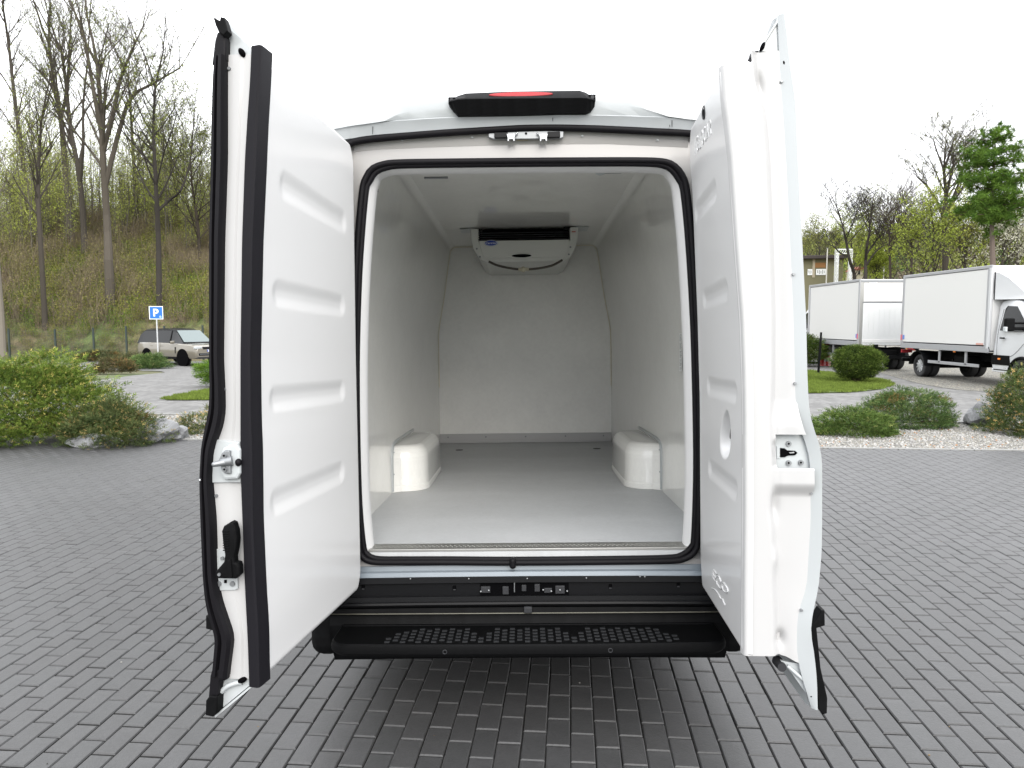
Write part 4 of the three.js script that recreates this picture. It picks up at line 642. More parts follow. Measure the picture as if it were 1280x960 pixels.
  parts('lock_bolt', [[985.5, 554.5], [985.5, 578.5], [1000.8, 578]].map(([x, y]) => dot(D, x, y, lz, 0.0095, 0.007)), M.zinc, D.g);
  parts('bolt_socket', [[985.5, 554.5], [985.5, 578.5], [1000.8, 578]].map(([x, y]) => dot(D, x, y, lz + 0.0045, 0.0035, 0.005)), M.hole, D.g);
  part('notch', plate(D, [[971, 558], [975, 558], [975, 573], [971, 573]], lz + 0.003, 0.01), M.castWhite, D.g);
  parts('screw', [[976.5, 102], [991.5, 343], [993.5, 479.3], [1013.5, 616.5], [1001.5, 762.5]].map(([x, y]) => { const z = W - 0.024; return dot(D, x, y, z, 0.005, 0.006); }), M.zinc, D.g);
  // flanges above and below
  parts('top_flange', [plate(D, [[948, 64], [952, 58], [979, 16], [982, 24], [984, 66]], W - 0.035, 0.012), tube([D.Z(951, 60, W - 0.03), D.Z(978.5, 17, W - 0.03)], 0.004, 8, 6)], M.paint, D.g);
  part('top_stop', [plate(D, [[937, 72], [939.5, 64], [948, 62.5], [949, 67], [941, 74]], W - 0.06, 0.03, 0.003)], M.plasticGrey, D.g);
  parts('bottom_flange', [plate(D, [[976, 826], [982, 827], [1001, 830], [1006, 800], [1014, 790], [1023, 886], [1020, 887.5], [1014, 876], [990, 842]], W - 0.045, 0.012), tube([D.Z(984, 832, W - 0.04), D.Z(1000, 846, W - 0.034), D.Z(1008, 852, W - 0.036), D.Z(1012, 846, W - 0.04)], 0.006, 20, 8)], M.castWhite, D.g);
  parts('grommet', [[953, 58.5, 0.4], [979.5, 80, -0.2], [1013, 869, 0.6]].map(([x, y, a], i) => new THREE.SphereGeometry(1, 14, 10).scale(i === 2 ? 0.004 : 0.007, i === 2 ? 0.005 : 0.016, 0.012).rotateZ(-a).translate(...D.Z(x, y, W - 0.03))), M.hole, D.g);
  part('bottom_stop', (() => { const p = D.Z(976, 832, W - 0.05); return [cyl([p[0], p[1], W - 0.09], [p[0] + 0.0, p[1], W - 0.035], 0.018, 0.015, 16)]; })(), M.plasticGrey, D.g);
  part('corner_guard', [plate(D, [[1011, 787], [1020, 775], [1027, 763], [1031, 763], [1031.5, 782], [1021, 785.5], [1026, 835], [1034.5, 873], [1034, 892], [1028.5, 893.5], [1023.5, 887], [1019, 832]], W - 0.02, 0.05, 0.003)], M.plastic, D.g);
  // recessed grip stud, drain hole, moulded letters
  part('grip_stud', (() => { const p = D.X(912.5, 542, 0.03); return cyl([xFace(p[1]) + 0.055, p[1], p[2]], [xFace(p[1]) + 0.03, p[1], p[2]], 0.02); })(), M.rubber, D.g);
  const onFace = (px, py) => { let p = D.X(px, py, 0); for (let k = 0; k < 6; k++) p = D.X(px, py, face(p[1], p[2])); return p; };
  const hp = onFace(880, 140.5);
  part('hole_rim', new THREE.TorusGeometry(0.022, 0.004, 8, 24).rotateY(Math.PI / 2).translate(hp[0], hp[1], hp[2]), M.plasticGrey, D.g);
  part('drain_hole', cyl([hp[0] + 0.006, hp[1], hp[2]], [hp[0] - 0.001, hp[1], hp[2]], 0.021), M.hole, D.g);
  const onPanel = (px, py) => { const p = onFace(px, py); return [p[0] - 0.001, p[1], p[2]]; };
  const stroke = (pts, r = 0.0032) => tube(pts.map(p => onPanel(...p)), r, 24, 6);
  const raised = phy({ color: lin(0.72, 0.72, 0.72), roughness: 0.35, clearcoat: 0.6 });
  part('moulded_letter', [stroke([[892.5, 712.5], [896.5, 718]]), stroke([[891.5, 717], [895.5, 723]]), stroke([[891, 721.5], [895, 727]]), stroke([[892, 712], [891.3, 722]], 0.003)], raised, D.g);
  part('moulded_letter', stroke([[901.5, 727.5], [899.5, 721.5], [897.5, 720.5], [896, 727], [898, 732], [901, 735.5], [903, 736]]), raised, D.g);
  part('moulded_letter', new THREE.TubeGeometry(new THREE.CatmullRomCurve3([[904, 728.5], [908, 733], [910.3, 738.5], [908.5, 740.5], [904.5, 737.5], [903, 732]].map(p => V3(...onPanel(...p))), true), 30, 0.0032, 6, true), raised, D.g);
  part('moulded_swoosh', stroke([[890, 735.5], [894, 737], [898, 742], [900.5, 746.5], [901.5, 748.5], [903.5, 749], [905, 752.5], [906.8, 757]]), raised, D.g);
  // upper row of moulded letters, climbing to the free edge
  const font = { I: [[[0.5, 0], [0.5, 1]]], G: [[[1, 0.85], [0.6, 1], [0.1, 0.75], [0.1, 0.25], [0.5, 0], [0.95, 0.15], [0.95, 0.45], [0.55, 0.45]]], L: [[[0.1, 1], [0.1, 0], [0.9, 0]]], O: [[[0.5, 1], [0.05, 0.7], [0.05, 0.3], [0.5, 0], [0.95, 0.3], [0.95, 0.7], [0.5, 1]]], C: [[[0.95, 0.85], [0.5, 1], [0.05, 0.7], [0.05, 0.3], [0.5, 0], [0.95, 0.15]]], A: [[[0, 0], [0.5, 1], [1, 0]], [[0.2, 0.4], [0.8, 0.4]]], R: [[[0.1, 0], [0.1, 1], [0.7, 1], [0.9, 0.75], [0.6, 0.5], [0.1, 0.5]], [[0.5, 0.5], [0.95, 0]]] };
  const base0 = [868.5, 194], base1 = [890.5, 166], up = [-1.2, -21];
  [...'IGLOCAR'].forEach((ch, i) => {
    const o = (u, v) => { const t = (i + u * 0.72) / 7; return [lerp(base0[0], base1[0], t) + up[0] * v * 0.8, lerp(base0[1], base1[1], t) + up[1] * v * 0.85]; };
    part('moulded_letter', font[ch].flatMap(s => s.slice(1).map((b, k) => cyl(onPanel(...o(...s[k])), onPanel(...o(...b)), 0.0024, 0.0024, 6))), raised, D.g);
  });
}

// ---------------------------------------------------------------- plants
const mul = (c, k) => [c[0] * k, c[1] * k, c[2] * k];
const mix = (a, b, t) => [lerp(a[0], b[0], t), lerp(a[1], b[1], t), lerp(a[2], b[2], t)];
// spreading conifer shrubs: sprays of small scale leaves on a dome with tiers and gaps
function shrub(name, label, o) {
  const R = rng(o.seed), t = new Tris(), w = new Tris(), base = o.at;
  const g = thing(name, label, o.category || 'shrub', [base.x, base.y, base.z], 0, o.group);
  const yc = o.yc || 0, K = Math.round(o.n / (o.sparse || 28)), flat = o.flat ?? 0.45, cr = (o.clump || o.spray * 1.5) * 1.15;
  for (let i = 0; i < K; i++) {                 // plumes of foliage over the dome, each a cloud of small sprays
    const a = R() * Math.PI * 2, el = o.ball ? Math.asin(R() * 2 - 1) : Math.asin(Math.pow(R(), 1.15));
    const n1 = fbm(Math.cos(a) * 1.7 + o.seed, Math.sin(a) * 1.7 + el * (o.tier || 2.6), 3), rr = (o.ball ? 0.86 + 0.18 * n1 : 0.7 + 0.5 * n1) * (i % 4 === 0 ? 0.45 + 0.4 * R() : 0.82 + 0.14 * R());
    const dir = V3(Math.cos(a) * Math.cos(el), Math.sin(el), Math.sin(a) * Math.cos(el));
    const c = V3(dir.x * o.rx * rr, yc + dir.y * o.h * rr, dir.z * o.rz * rr), lean = V3(dir.x, o.rise + dir.y * o.lift, dir.z).normalize();
    const size = cr * (0.65 + 0.75 * R()), cTone = R(), brown = R() < (o.brown || 0);
    for (let q = 0; q < 64; q++) {
      const u = R() * 2 - 1, th = R() * 6.283, ra = Math.pow(R(), 0.45), s1 = Math.sqrt(1 - u * u);
      const off = V3(s1 * Math.cos(th) * size * ra, u * size * flat * ra, s1 * Math.sin(th) * size * ra);
      const p = c.clone().add(off).addScaledVector(lean, size * 0.3); if (p.y < 0.01) p.y = 0.01 + R() * 0.04;
      const grow = off.clone().normalize().multiplyScalar(0.75).add(lean.clone().multiplyScalar(0.5)).add(V3((R() - 0.5) * 0.8, (R() - 0.3) * 0.7, (R() - 0.5) * 0.8)).normalize();
      const L = o.spray * 0.5 * (0.6 + 0.8 * R()), side = V3(R() - 0.5, R() - 0.5, R() - 0.5).cross(grow).normalize(), up = grow.clone().cross(side), tone = R();
      let col = mix(o.cols[0], o.cols[1], clamp(-0.1 + 0.45 * cTone + 0.75 * ra * (0.5 + u * 0.5) + (tone - 0.5) * 0.4, 0, 1));  // pale new-growth tips, plus plume tops lightened and undersides shaded in the colour
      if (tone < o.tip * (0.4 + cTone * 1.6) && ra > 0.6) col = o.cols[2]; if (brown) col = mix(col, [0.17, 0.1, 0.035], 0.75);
      for (let k = 0; k < 4; k++) {
        const f = k / 4, c0 = p.clone().addScaledVector(grow, L * f), sgn = k % 2 ? 1 : -1, e = c0.clone().addScaledVector(side, sgn * L * 0.5 * (1 - 0.5 * f)).addScaledVector(grow, L * 0.45).addScaledVector(up, (R() - 0.5) * L * 0.4);
        t.tri(c0.clone().addScaledVector(side, -sgn * L * 0.1), c0.clone().addScaledVector(grow, L * 0.3), e, mul(col, 0.8 + 0.4 * R()));
      }
    }
    if (i % 9 === 0) w.limb(c.clone().multiplyScalar(0.35).setY(c.y * 0.5), c.clone().multiplyScalar(0.9), 0.014 * o.rx, 0.004, 3, [0.06, 0.045, 0.03]);
  }
  part('foliage', t.build(), M.leaf, g); if (w.p.length) part('branches', w.build(), M.bark, g);
  if (o.trunk) { const k = new Tris(); for (let i = 0; i < 5; i++) { const a = i * 1.3; k.limb(V3(Math.cos(a) * 0.03, 0, Math.sin(a) * 0.03), V3(Math.cos(a) * o.rx * 0.4, yc, Math.sin(a) * o.rz * 0.4), 0.05, 0.025, 6, [0.07, 0.05, 0.035]); } part('trunk', k.build(), M.bark, g); }
  return g;
}
const gold = [[0.042, 0.08, 0.012], [0.17, 0.225, 0.038], [0.36, 0.32, 0.09]], olive = [[0.045, 0.07, 0.022], [0.12, 0.14, 0.05], [0.42, 0.29, 0.11]], blueG = [[0.035, 0.07, 0.02], [0.11, 0.165, 0.05], [0.2, 0.21, 0.08]], mugo = [[0.022, 0.04, 0.007], [0.07, 0.11, 0.016], [0.16, 0.21, 0.045]];
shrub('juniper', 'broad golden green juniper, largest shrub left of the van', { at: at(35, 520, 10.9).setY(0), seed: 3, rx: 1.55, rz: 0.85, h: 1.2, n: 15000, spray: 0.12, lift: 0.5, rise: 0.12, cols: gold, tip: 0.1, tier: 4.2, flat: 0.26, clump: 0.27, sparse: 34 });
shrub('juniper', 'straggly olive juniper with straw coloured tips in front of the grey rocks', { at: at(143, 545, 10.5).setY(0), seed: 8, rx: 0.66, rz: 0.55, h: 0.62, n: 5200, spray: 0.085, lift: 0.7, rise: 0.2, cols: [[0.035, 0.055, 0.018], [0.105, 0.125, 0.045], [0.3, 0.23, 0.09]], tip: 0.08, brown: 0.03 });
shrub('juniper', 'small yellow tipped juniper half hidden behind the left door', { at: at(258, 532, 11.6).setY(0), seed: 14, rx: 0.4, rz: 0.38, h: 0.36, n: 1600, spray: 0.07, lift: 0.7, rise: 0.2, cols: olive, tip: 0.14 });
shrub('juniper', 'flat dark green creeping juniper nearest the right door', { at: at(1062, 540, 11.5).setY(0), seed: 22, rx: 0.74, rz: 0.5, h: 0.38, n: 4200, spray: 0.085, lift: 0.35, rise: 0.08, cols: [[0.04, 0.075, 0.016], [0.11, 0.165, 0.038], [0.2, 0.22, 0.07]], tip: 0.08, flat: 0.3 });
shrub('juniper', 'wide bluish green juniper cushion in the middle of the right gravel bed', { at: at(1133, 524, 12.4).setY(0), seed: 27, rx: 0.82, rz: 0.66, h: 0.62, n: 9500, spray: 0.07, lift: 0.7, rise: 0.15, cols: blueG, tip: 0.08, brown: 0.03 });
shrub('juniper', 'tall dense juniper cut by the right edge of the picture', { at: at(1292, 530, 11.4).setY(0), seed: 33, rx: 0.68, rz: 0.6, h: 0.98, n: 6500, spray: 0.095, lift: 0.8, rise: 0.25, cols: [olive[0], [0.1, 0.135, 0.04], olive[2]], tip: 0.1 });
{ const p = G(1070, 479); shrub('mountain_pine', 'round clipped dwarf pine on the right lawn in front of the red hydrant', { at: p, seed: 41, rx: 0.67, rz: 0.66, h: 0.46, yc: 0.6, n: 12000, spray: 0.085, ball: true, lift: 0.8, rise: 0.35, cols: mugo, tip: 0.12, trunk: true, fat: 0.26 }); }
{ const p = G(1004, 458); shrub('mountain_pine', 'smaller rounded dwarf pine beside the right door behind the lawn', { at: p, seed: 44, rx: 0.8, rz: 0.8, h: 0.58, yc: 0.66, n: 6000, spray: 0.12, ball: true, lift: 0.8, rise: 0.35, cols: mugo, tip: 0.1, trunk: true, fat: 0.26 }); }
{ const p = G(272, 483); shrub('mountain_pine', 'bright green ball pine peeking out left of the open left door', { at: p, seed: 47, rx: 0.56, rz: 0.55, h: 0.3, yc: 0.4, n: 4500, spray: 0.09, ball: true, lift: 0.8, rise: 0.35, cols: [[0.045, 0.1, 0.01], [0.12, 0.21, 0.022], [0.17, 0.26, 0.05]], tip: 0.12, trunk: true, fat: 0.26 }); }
const onH = (px, py) => { const p = hitTerrain(px, py); p.y += 0.06; return p; };
const low = { spray: 0.16, lift: 0.5, rise: 0.2, fat: 0.24 };
shrub('low_juniper', 'grey green clipped juniper mound at the foot of the parking sign', { ...low, at: onH(184, 461), seed: 51, rx: 0.95, rz: 0.8, h: 0.56, n: 3200, cols: blueG, tip: 0.08 });
shrub('low_juniper', 'left neighbour of the mound below the parking sign', { ...low, at: onH(163, 460), seed: 52, rx: 0.7, rz: 0.6, h: 0.52, n: 2000, cols: [[0.05, 0.05, 0.025], [0.085, 0.1, 0.04], [0.14, 0.12, 0.05]], tip: 0.1 });
shrub('low_juniper', 'brownish low juniper behind the end of the golden shrub', { ...low, at: onH(143, 467), seed: 53, rx: 0.62, rz: 0.6, h: 0.5, n: 2000, cols: [[0.06, 0.05, 0.025], [0.085, 0.095, 0.035], [0.16, 0.11, 0.06]], tip: 0.12, brown: 0.15 });
shrub('low_juniper', 'dark low juniper beyond the golden shrub near the fence', { ...low, at: onH(126, 452), seed: 54, rx: 1.5, rz: 0.6, h: 0.5, n: 3000, cols: [[0.04, 0.05, 0.02], [0.07, 0.085, 0.035], [0.12, 0.1, 0.05]], tip: 0.08, brown: 0.1 });

// rocks in the gravel beds
const rockMat = std({ color: lin(0.27, 0.275, 0.275), roughness: 0.9, map: dataTex(256, (u, v) => { const s = 0.62 + 0.75 * (nBroad(u, v) - 0.15) * 0.6 + 0.25 * (nFine(u, v) - 0.5); return [s, s, s * 1.01]; }) });
function rock(label, p, sx, sy, sz, seed, turn) {
  let g = mergeVertices(new THREE.IcosahedronGeometry(1, 5).deleteAttribute('uv').deleteAttribute('normal')); const a = g.attributes.position, R = rng(seed), planes = [];
  for (let i = 0; i < 11; i++) planes.push([V3(R() - 0.5, R() - 0.35, R() - 0.5).normalize(), 0.62 + 0.3 * R()]);
  const v = V3(0, 0, 0); for (let i = 0; i < a.count; i++) { v.fromBufferAttribute(a, i); let k = 1; for (const [n, d] of planes) { const q = v.dot(n); if (q > 0) k = Math.min(k, d / q); } k *= 1 + 0.26 * (fbm(v.x * 3 + seed, v.y * 3.4 + v.z * 2.6, 5) - 0.5); v.multiplyScalar(k); a.setXYZ(i, v.x * sx, Math.max(-0.1, v.y * sy + sy * 0.55), v.z * sz); }
  const uv = new Float32Array(a.count * 2); for (let i = 0; i < a.count; i++) { uv[i * 2] = (a.getX(i) + a.getZ(i) * 0.6) * 2.2; uv[i * 2 + 1] = (a.getY(i) + a.getZ(i) * 0.5) * 2.2; } g.setAttribute('uv', new THREE.BufferAttribute(uv, 2));
  g = toCreasedNormals(g, 0.35); const m = part('rock', g, rockMat, scene); m.position.copy(p); m.rotation.y = turn; tag(m, label, 'rock'); return m;
}
rock('large light grey boulder right of the straw tipped juniper', G(200, 551).setY(0), 0.3, 0.23, 0.26, 4, 0.4);
rock('lower grey boulder leaning on the light one left of the van', G(222, 548).setY(0), 0.26, 0.15, 0.2, 9, 1.7);
rock('pale boulder behind the blue green cushion, beside the shrub at the right edge', G(1226, 532).setY(0), 0.33, 0.25, 0.25, 15, 0.2);
rock('flat grey slab of stone under the golden shrub by the kerb', G(98, 562).setY(-0.03).addScaledVector(pDir, 0.3), 0.4, 0.13, 0.2, 23, 0.1);

// bare and half leafed trees
function tree(label, o) {
  const R = rng(o.seed), D0 = o.base, g = thing(o.name || 'bare_tree', label, 'tree', [D0.x, D0.y, D0.z]);
  const wood = new Tris(), twig = new Tris(), leaf = new Tris();
  const barkC = mul(o.bark || [0.075, 0.066, 0.055], 0.75);
  const shade = () => mul(barkC, 0.93 + 0.14 * R());
  const leafAt = (p, s) => { const c = mul(mix(o.leafA || [0.13, 0.17, 0.035], o.leafB || [0.2, 0.22, 0.05], R()), 0.8 + 0.4 * R()), a = V3(R() - 0.5, R() - 0.5, R() - 0.5).normalize(), b = V3(R() - 0.5, R() - 0.5, R() - 0.5).cross(a).normalize(); const q = p.clone().addScaledVector(V3(R() - 0.5, R() - 0.5, R() - 0.5), s * 3); leaf.tri(q.clone().addScaledVector(a, s), q.clone().addScaledVector(b, s * 0.6), q.clone().addScaledVector(a, -s), c); };
  const grow = (p, d, L, r, lv) => {
    const n = lv > 2 ? 2 : 4, t = lv < 2 ? wood : twig; let q = p.clone(), dir = d.clone(), rad = r;
    const kids = lv >= o.depth ? 0 : lv === 0 ? o.limbs || 6 : 3 + Math.floor(R() * 2);
    const at_ = []; for (let k = 0; k < kids; k++) at_.push(0.25 + 0.75 * (k + R()) / kids);
    for (let i = 0; i < n; i++) {
      dir = dir.clone().add(V3(R() - 0.5, R() * 0.25 + 0.02 * (o.up ?? 4), R() - 0.5).multiplyScalar(o.wander ?? 0.32)).normalize();
      const e = q.clone().addScaledVector(dir, L / n), re = lerp(r, r * 0.42, (i + 1) / n);
      t.limb(q, e, Math.max(rad, o.fine || 0.007), Math.max(re, o.fine || 0.005), lv < 1 ? 7 : lv < 2 ? 5 : 3, shade());
      for (const u of at_) if (u > i / n && u <= (i + 1) / n) { const s = q.clone().lerp(e, u * n - i), az = R() * 6.28, side = V3(Math.cos(az), 0, Math.sin(az)), sp = (o.spread ?? 0.8) * (0.7 + 0.6 * R()); grow(s, dir.clone().addScaledVector(side, sp).normalize(), L * (0.45 + 0.3 * R()) * (o.shrink ?? 1), rad * 0.55, lv + 1); }
      if (lv >= o.depth - 1) for (let k = 0; k < (o.leaves || 0); k++) if (R() < 0.6) leafAt(q.clone().lerp(e, R()), o.leafSize || 0.09);
      q = e; rad = re;
    }
  };
  // the trunk follows its surveyed line, all points in the plane of its foot (with a little sway)
  const depth = project(D0)[2], line = o.line.map(([x, y], i) => at(x, y, depth + (i ? (R() - 0.5) * 1.2 : 0)).sub(D0)); line[0].y -= 0.3;
  const c = new THREE.CatmullRomCurve3(line), N = 14; let prev = c.getPoint(0);
  const r0 = o.r, trunk = new Tris(), tp = [c.getPoint(0)], tr = [o.r * 1.25]; const total = c.getLength();
  for (let i = 1; i <= N; i++) {
    const p = c.getPoint(i / N), ra = lerp(r0, r0 * 0.35, (i - 1) / N) * (i === 1 ? 1.25 : 1), rb = lerp(r0, r0 * 0.35, i / N);
    tp.push(p); tr.push(rb);
    const f = i / N; if (f > (o.clear ?? 0.45)) for (let k = 0; k < (o.perStep || 1); k++) { const az = R() * 6.28, side = V3(Math.cos(az), 0, Math.sin(az)); grow(p, V3(0, o.rise ?? 0.9, 0).addScaledVector(side, o.spread ?? 0.8).normalize(), total * (o.branch ?? 0.3) * (1.15 - 0.5 * f) * (0.7 + 0.5 * R()), rb * 0.5, 1); }
    prev = p;
  }
  trunk.pipe(tp, tr, 10, barkC);
  for (let k = 0; k < (o.forks || 2); k++) { const az = R() * 6.28; grow(prev, V3(Math.cos(az) * 0.35, 1, Math.sin(az) * 0.35).normalize(), total * (o.top ?? 0.35), r0 * 0.33, 1); }
  for (const f of o.side || []) {     // surveyed big limbs
    const pts = f.map(([x, y], q) => at(x, y, depth + (R() - 0.5) * 1.5 * (q > 0)).sub(D0)); { let bd = 1e9, bp = tp[0]; for (let q = 0; q <= 60; q++) { const m = c.getPoint(q / 60), dd = (m.y - pts[0].y) ** 2 + ((m.x - pts[0].x) ** 2) * 0.2; if (dd < bd) { bd = dd; bp = m; } } pts[0] = bp; }
    const cc = new THREE.CatmullRomCurve3(pts), K = 7; let a = cc.getPoint(0); const len = cc.getLength(); wood.pipe(Array.from({ length: 11 }, (_, q) => cc.getPoint(q / 10)), Array.from({ length: 11 }, (_, q) => r0 * lerp(0.55, 0.14, q / 10)), 7, barkC);
    for (let i = 1; i <= K; i++) { const b = cc.getPoint(i / K); if (i > 2) for (let k = 0; k < 2; k++) { const az = R() * 6.28; grow(b, V3(Math.cos(az) * 0.6, 1, Math.sin(az) * 0.6).normalize(), len * 0.32 * (0.7 + 0.6 * R()), r0 * 0.13, 2); } a = b; }
  }
  part('trunk', trunk.build(), M.bark, g);
  const crown = group('crown', g); part('limbs', wood.p.length ? wood.build() : trunk.build(), M.bark, crown); part('twigs', twig.build(), M.bark, crown); if (leaf.p.length) part('foliage', leaf.build(), M.leaf, crown);
  return g;
}
const spring = { depth: 4, leaves: 1, leafSize: 0.085, perStep: 2 };
const T0 = (px, py) => { const p = hitTerrain(px, py); return p; };
tree('tallest bare tree, thick forked trunk in the middle of the left slope', { ...spring, seed: 101, base: T0(139, 392), line: [[139, 392], [136, 330], [134, 280], [129, 200], [126, 140], [122, 82]], r: 0.31, clear: 0.5, branch: 0.34, spread: 0.7, side: [[[134, 190], [142, 140], [150, 100], [162, 70], [178, 35]], [[130, 170], [118, 120], [108, 60], [98, 10]], [[134, 230], [150, 160], [165, 120], [190, 105], [225, 85]]], leaves: 0.25, bark: [0.105, 0.092, 0.075], top: 0.4 });
tree('dark slim bare tree just left of the tallest one', { ...spring, seed: 102, base: T0(106, 330), line: [[106, 330], [105, 290], [99, 219], [88, 160], [82, 100], [77, 66]], r: 0.24, clear: 0.4, branch: 0.26, spread: 0.5, side: [[[100, 230], [104, 180], [104, 130], [110, 70], [112, 20]]], leaves: 0.3, top: 0.3 });
tree('bare tree with a high V shaped fork left of the dark slim one', { ...spring, seed: 103, base: T0(92, 318), line: [[92, 318], [88, 277], [80, 190], [76, 146], [69, 115], [61, 55]], r: 0.27, clear: 0.5, branch: 0.22, spread: 0.45, side: [[[77, 148], [83, 120], [86, 70], [90, 10]]], leaves: 0.25, bark: [0.1, 0.088, 0.07], top: 0.3 });
tree('thin leaning bare tree near the left edge, whole stem visible', { ...spring, seed: 104, base: T0(38, 290), line: [[38, 290], [30, 215], [18, 120], [10, 50], [3, 5]], r: 0.19, clear: 0.35, branch: 0.2, spread: 0.6, leaves: 0.5, top: 0.2 });
tree('slender tree on the lower slope with faint spring leaves', { ...spring, seed: 105, base: T0(57, 412), line: [[57, 412], [52, 327], [48, 250], [49, 190], [52, 150]], r: 0.17, clear: 0.4, branch: 0.24, spread: 0.6, leaves: 1, top: 0.3 });
tree('thin straight tree with light green leaves right of the tallest tree', { ...spring, seed: 106, base: T0(172, 292), line: [[172, 292], [168, 220], [164, 150], [160, 95]], r: 0.17, clear: 0.3, branch: 0.24, spread: 0.6, leaves: 1.2, top: 0.3 });
tree('twin stemmed leafing tree behind the parking sign', { ...spring, seed: 107, base: T0(199, 398), line: [[199, 398], [198, 300], [195, 233], [192, 160], [194, 110]], r: 0.19, clear: 0.4, branch: 0.3, spread: 0.8, side: [[[199, 262], [212, 250], [226, 238], [238, 200], [242, 150]]], leaves: 1.4, top: 0.3, bark: [0.05, 0.045, 0.04] });
tree('dense twiggy tree closest to the left door edge', { ...spring, seed: 108, base: T0(250, 330), line: [[250, 330], [247, 280], [240, 230], [238, 185]], r: 0.13, clear: 0.2, branch: 0.4, spread: 1, leaves: 1.4, perStep: 2, top: 0.4, bark: [0.06, 0.05, 0.04] });
tree('pale trunk at the very left edge beside the first fence post', { ...spring, seed: 109, base: T0(3, 446), line: [[3, 446], [0, 380], [-6, 300], [-14, 220]], r: 0.24, clear: 0.6, branch: 0.25, bark: [0.2, 0.18, 0.15], leaves: 0.5 });
tree('young leafing tree far up the slope between the leaning and the forked trees', { ...spring, seed: 110, base: T0(20, 280), line: [[20, 280], [16, 230], [20, 190], [22, 160]], r: 0.13, clear: 0.2, branch: 0.35, spread: 0.9, leaves: 1.6, perStep: 2 });
tree('slim young tree on the ridge right of the thin straight tree', { ...spring, seed: 111, base: T0(222, 290), line: [[222, 290], [220, 240], [214, 200], [216, 165]], r: 0.12, clear: 0.2, branch: 0.36, spread: 0.9, leaves: 1.6, perStep: 2 });
tree('low spreading tree on the ridge behind the tallest trunk', { ...spring, seed: 112, base: T0(118, 285), line: [[118, 285], [116, 250], [112, 220], [114, 195]], r: 0.12, clear: 0.2, branch: 0.4, spread: 1, leaves: 1.6, perStep: 2 });

// undergrowth of the left slope
function brush(seed, cols, h, leaves) {
  const R = rng(seed), t = new Tris();
  for (let i = 0; i < 17; i++) {
    const a = R() * 6.28, d = V3(Math.cos(a) * 0.5 * R(), 1, Math.sin(a) * 0.5 * R()).normalize(), b = V3((R() - 0.5) * 0.7, 0, (R() - 0.5) * 0.7), L = h * (0.5 + 0.7 * R()), m = b.clone().addScaledVector(d, L * 0.6), e = m.clone().add(V3((R() - 0.5) * L * 0.4, L * 0.4, (R() - 0.5) * L * 0.4));
    t.limb(b, m, 0.012, 0.008, 3, [0.15, 0.122, 0.09]); t.limb(m, e, 0.008, 0.004, 3, [0.15, 0.122, 0.09]);
    for (let k = 0; k < leaves; k++) { const q = b.clone().lerp(e, 0.25 + 0.85 * R()).add(V3(R() - 0.5, R() - 0.5, R() - 0.5).multiplyScalar(0.5)), s = 0.02 + 0.032 * R(), u = V3(R() - 0.5, R() - 0.5, R() - 0.5).normalize(), w = V3(R() - 0.5, R() - 0.5, R() - 0.5).normalize(); t.tri(q, q.clone().addScaledVector(u, s * 2), q.clone().addScaledVector(w, s * 1.4), mul(mix(cols[0], cols[1], R()), 0.45 + 0.6 * R())); }
  }
  return t.build();
}
{
  const R = rng(77), kinds = [brush(1, [[0.17, 0.2, 0.03], [0.26, 0.255, 0.05]], 1.4, 16), brush(2, [[0.28, 0.2, 0.11], [0.2, 0.15, 0.08]], 1.0, 9), brush(3, [[0.08, 0.16, 0.02], [0.16, 0.235, 0.035]], 0.8, 18), brush(4, [[0.26, 0.21, 0.12], [0.24, 0.22, 0.07]], 2.1, 8)];
  const names = ['yellow green', 'dry brown', 'fresh green', 'tall thin'];
  const lists = [[], [], [], []];
  for (let i = 0; i < 15000; i++) {
    const d = 43.6 + R() * 24, x = -(0.3 + 0.75 * R()) * d * 0.85; if (x > -13 || (d < 48 && R() < 0.72)) continue;
    const n = fbm(x * 0.22 + 5, d * 0.22, 3); let k = n > 0.53 ? (R() < 0.45 ? 0 : 2) : n < 0.41 ? (R() < 0.5 ? 1 : 3) : R() < 0.3 ? 3 : R() < 0.6 ? 0 : 2; if (R() < 0.15) k = Math.floor(R() * 4);
    const s = (0.45 + 0.6 * R()) * (d < 46 ? 0.55 : 1) * (n > 0.36 ? 1 : 0.6); lists[k].push([x, d, s, R() * 6]);
  }
  lists.forEach((l, k) => { const im = new THREE.InstancedMesh(kinds[k], M.leaf, l.length), o = new THREE.Object3D(); l.forEach(([x, d, s, r], i) => { o.position.set(x, H(x, d) - 0.03, -d); o.rotation.y = r; o.scale.setScalar(s); o.updateMatrix(); im.setMatrixAt(i, o.matrix); }); im.name = numbered('undergrowth'); im.userData.kind = 'stuff'; im.castShadow = im.receiveShadow = true; tag(im, `${names[k]} undergrowth covering the wooded slope on the left`); scene.add(im); });
}
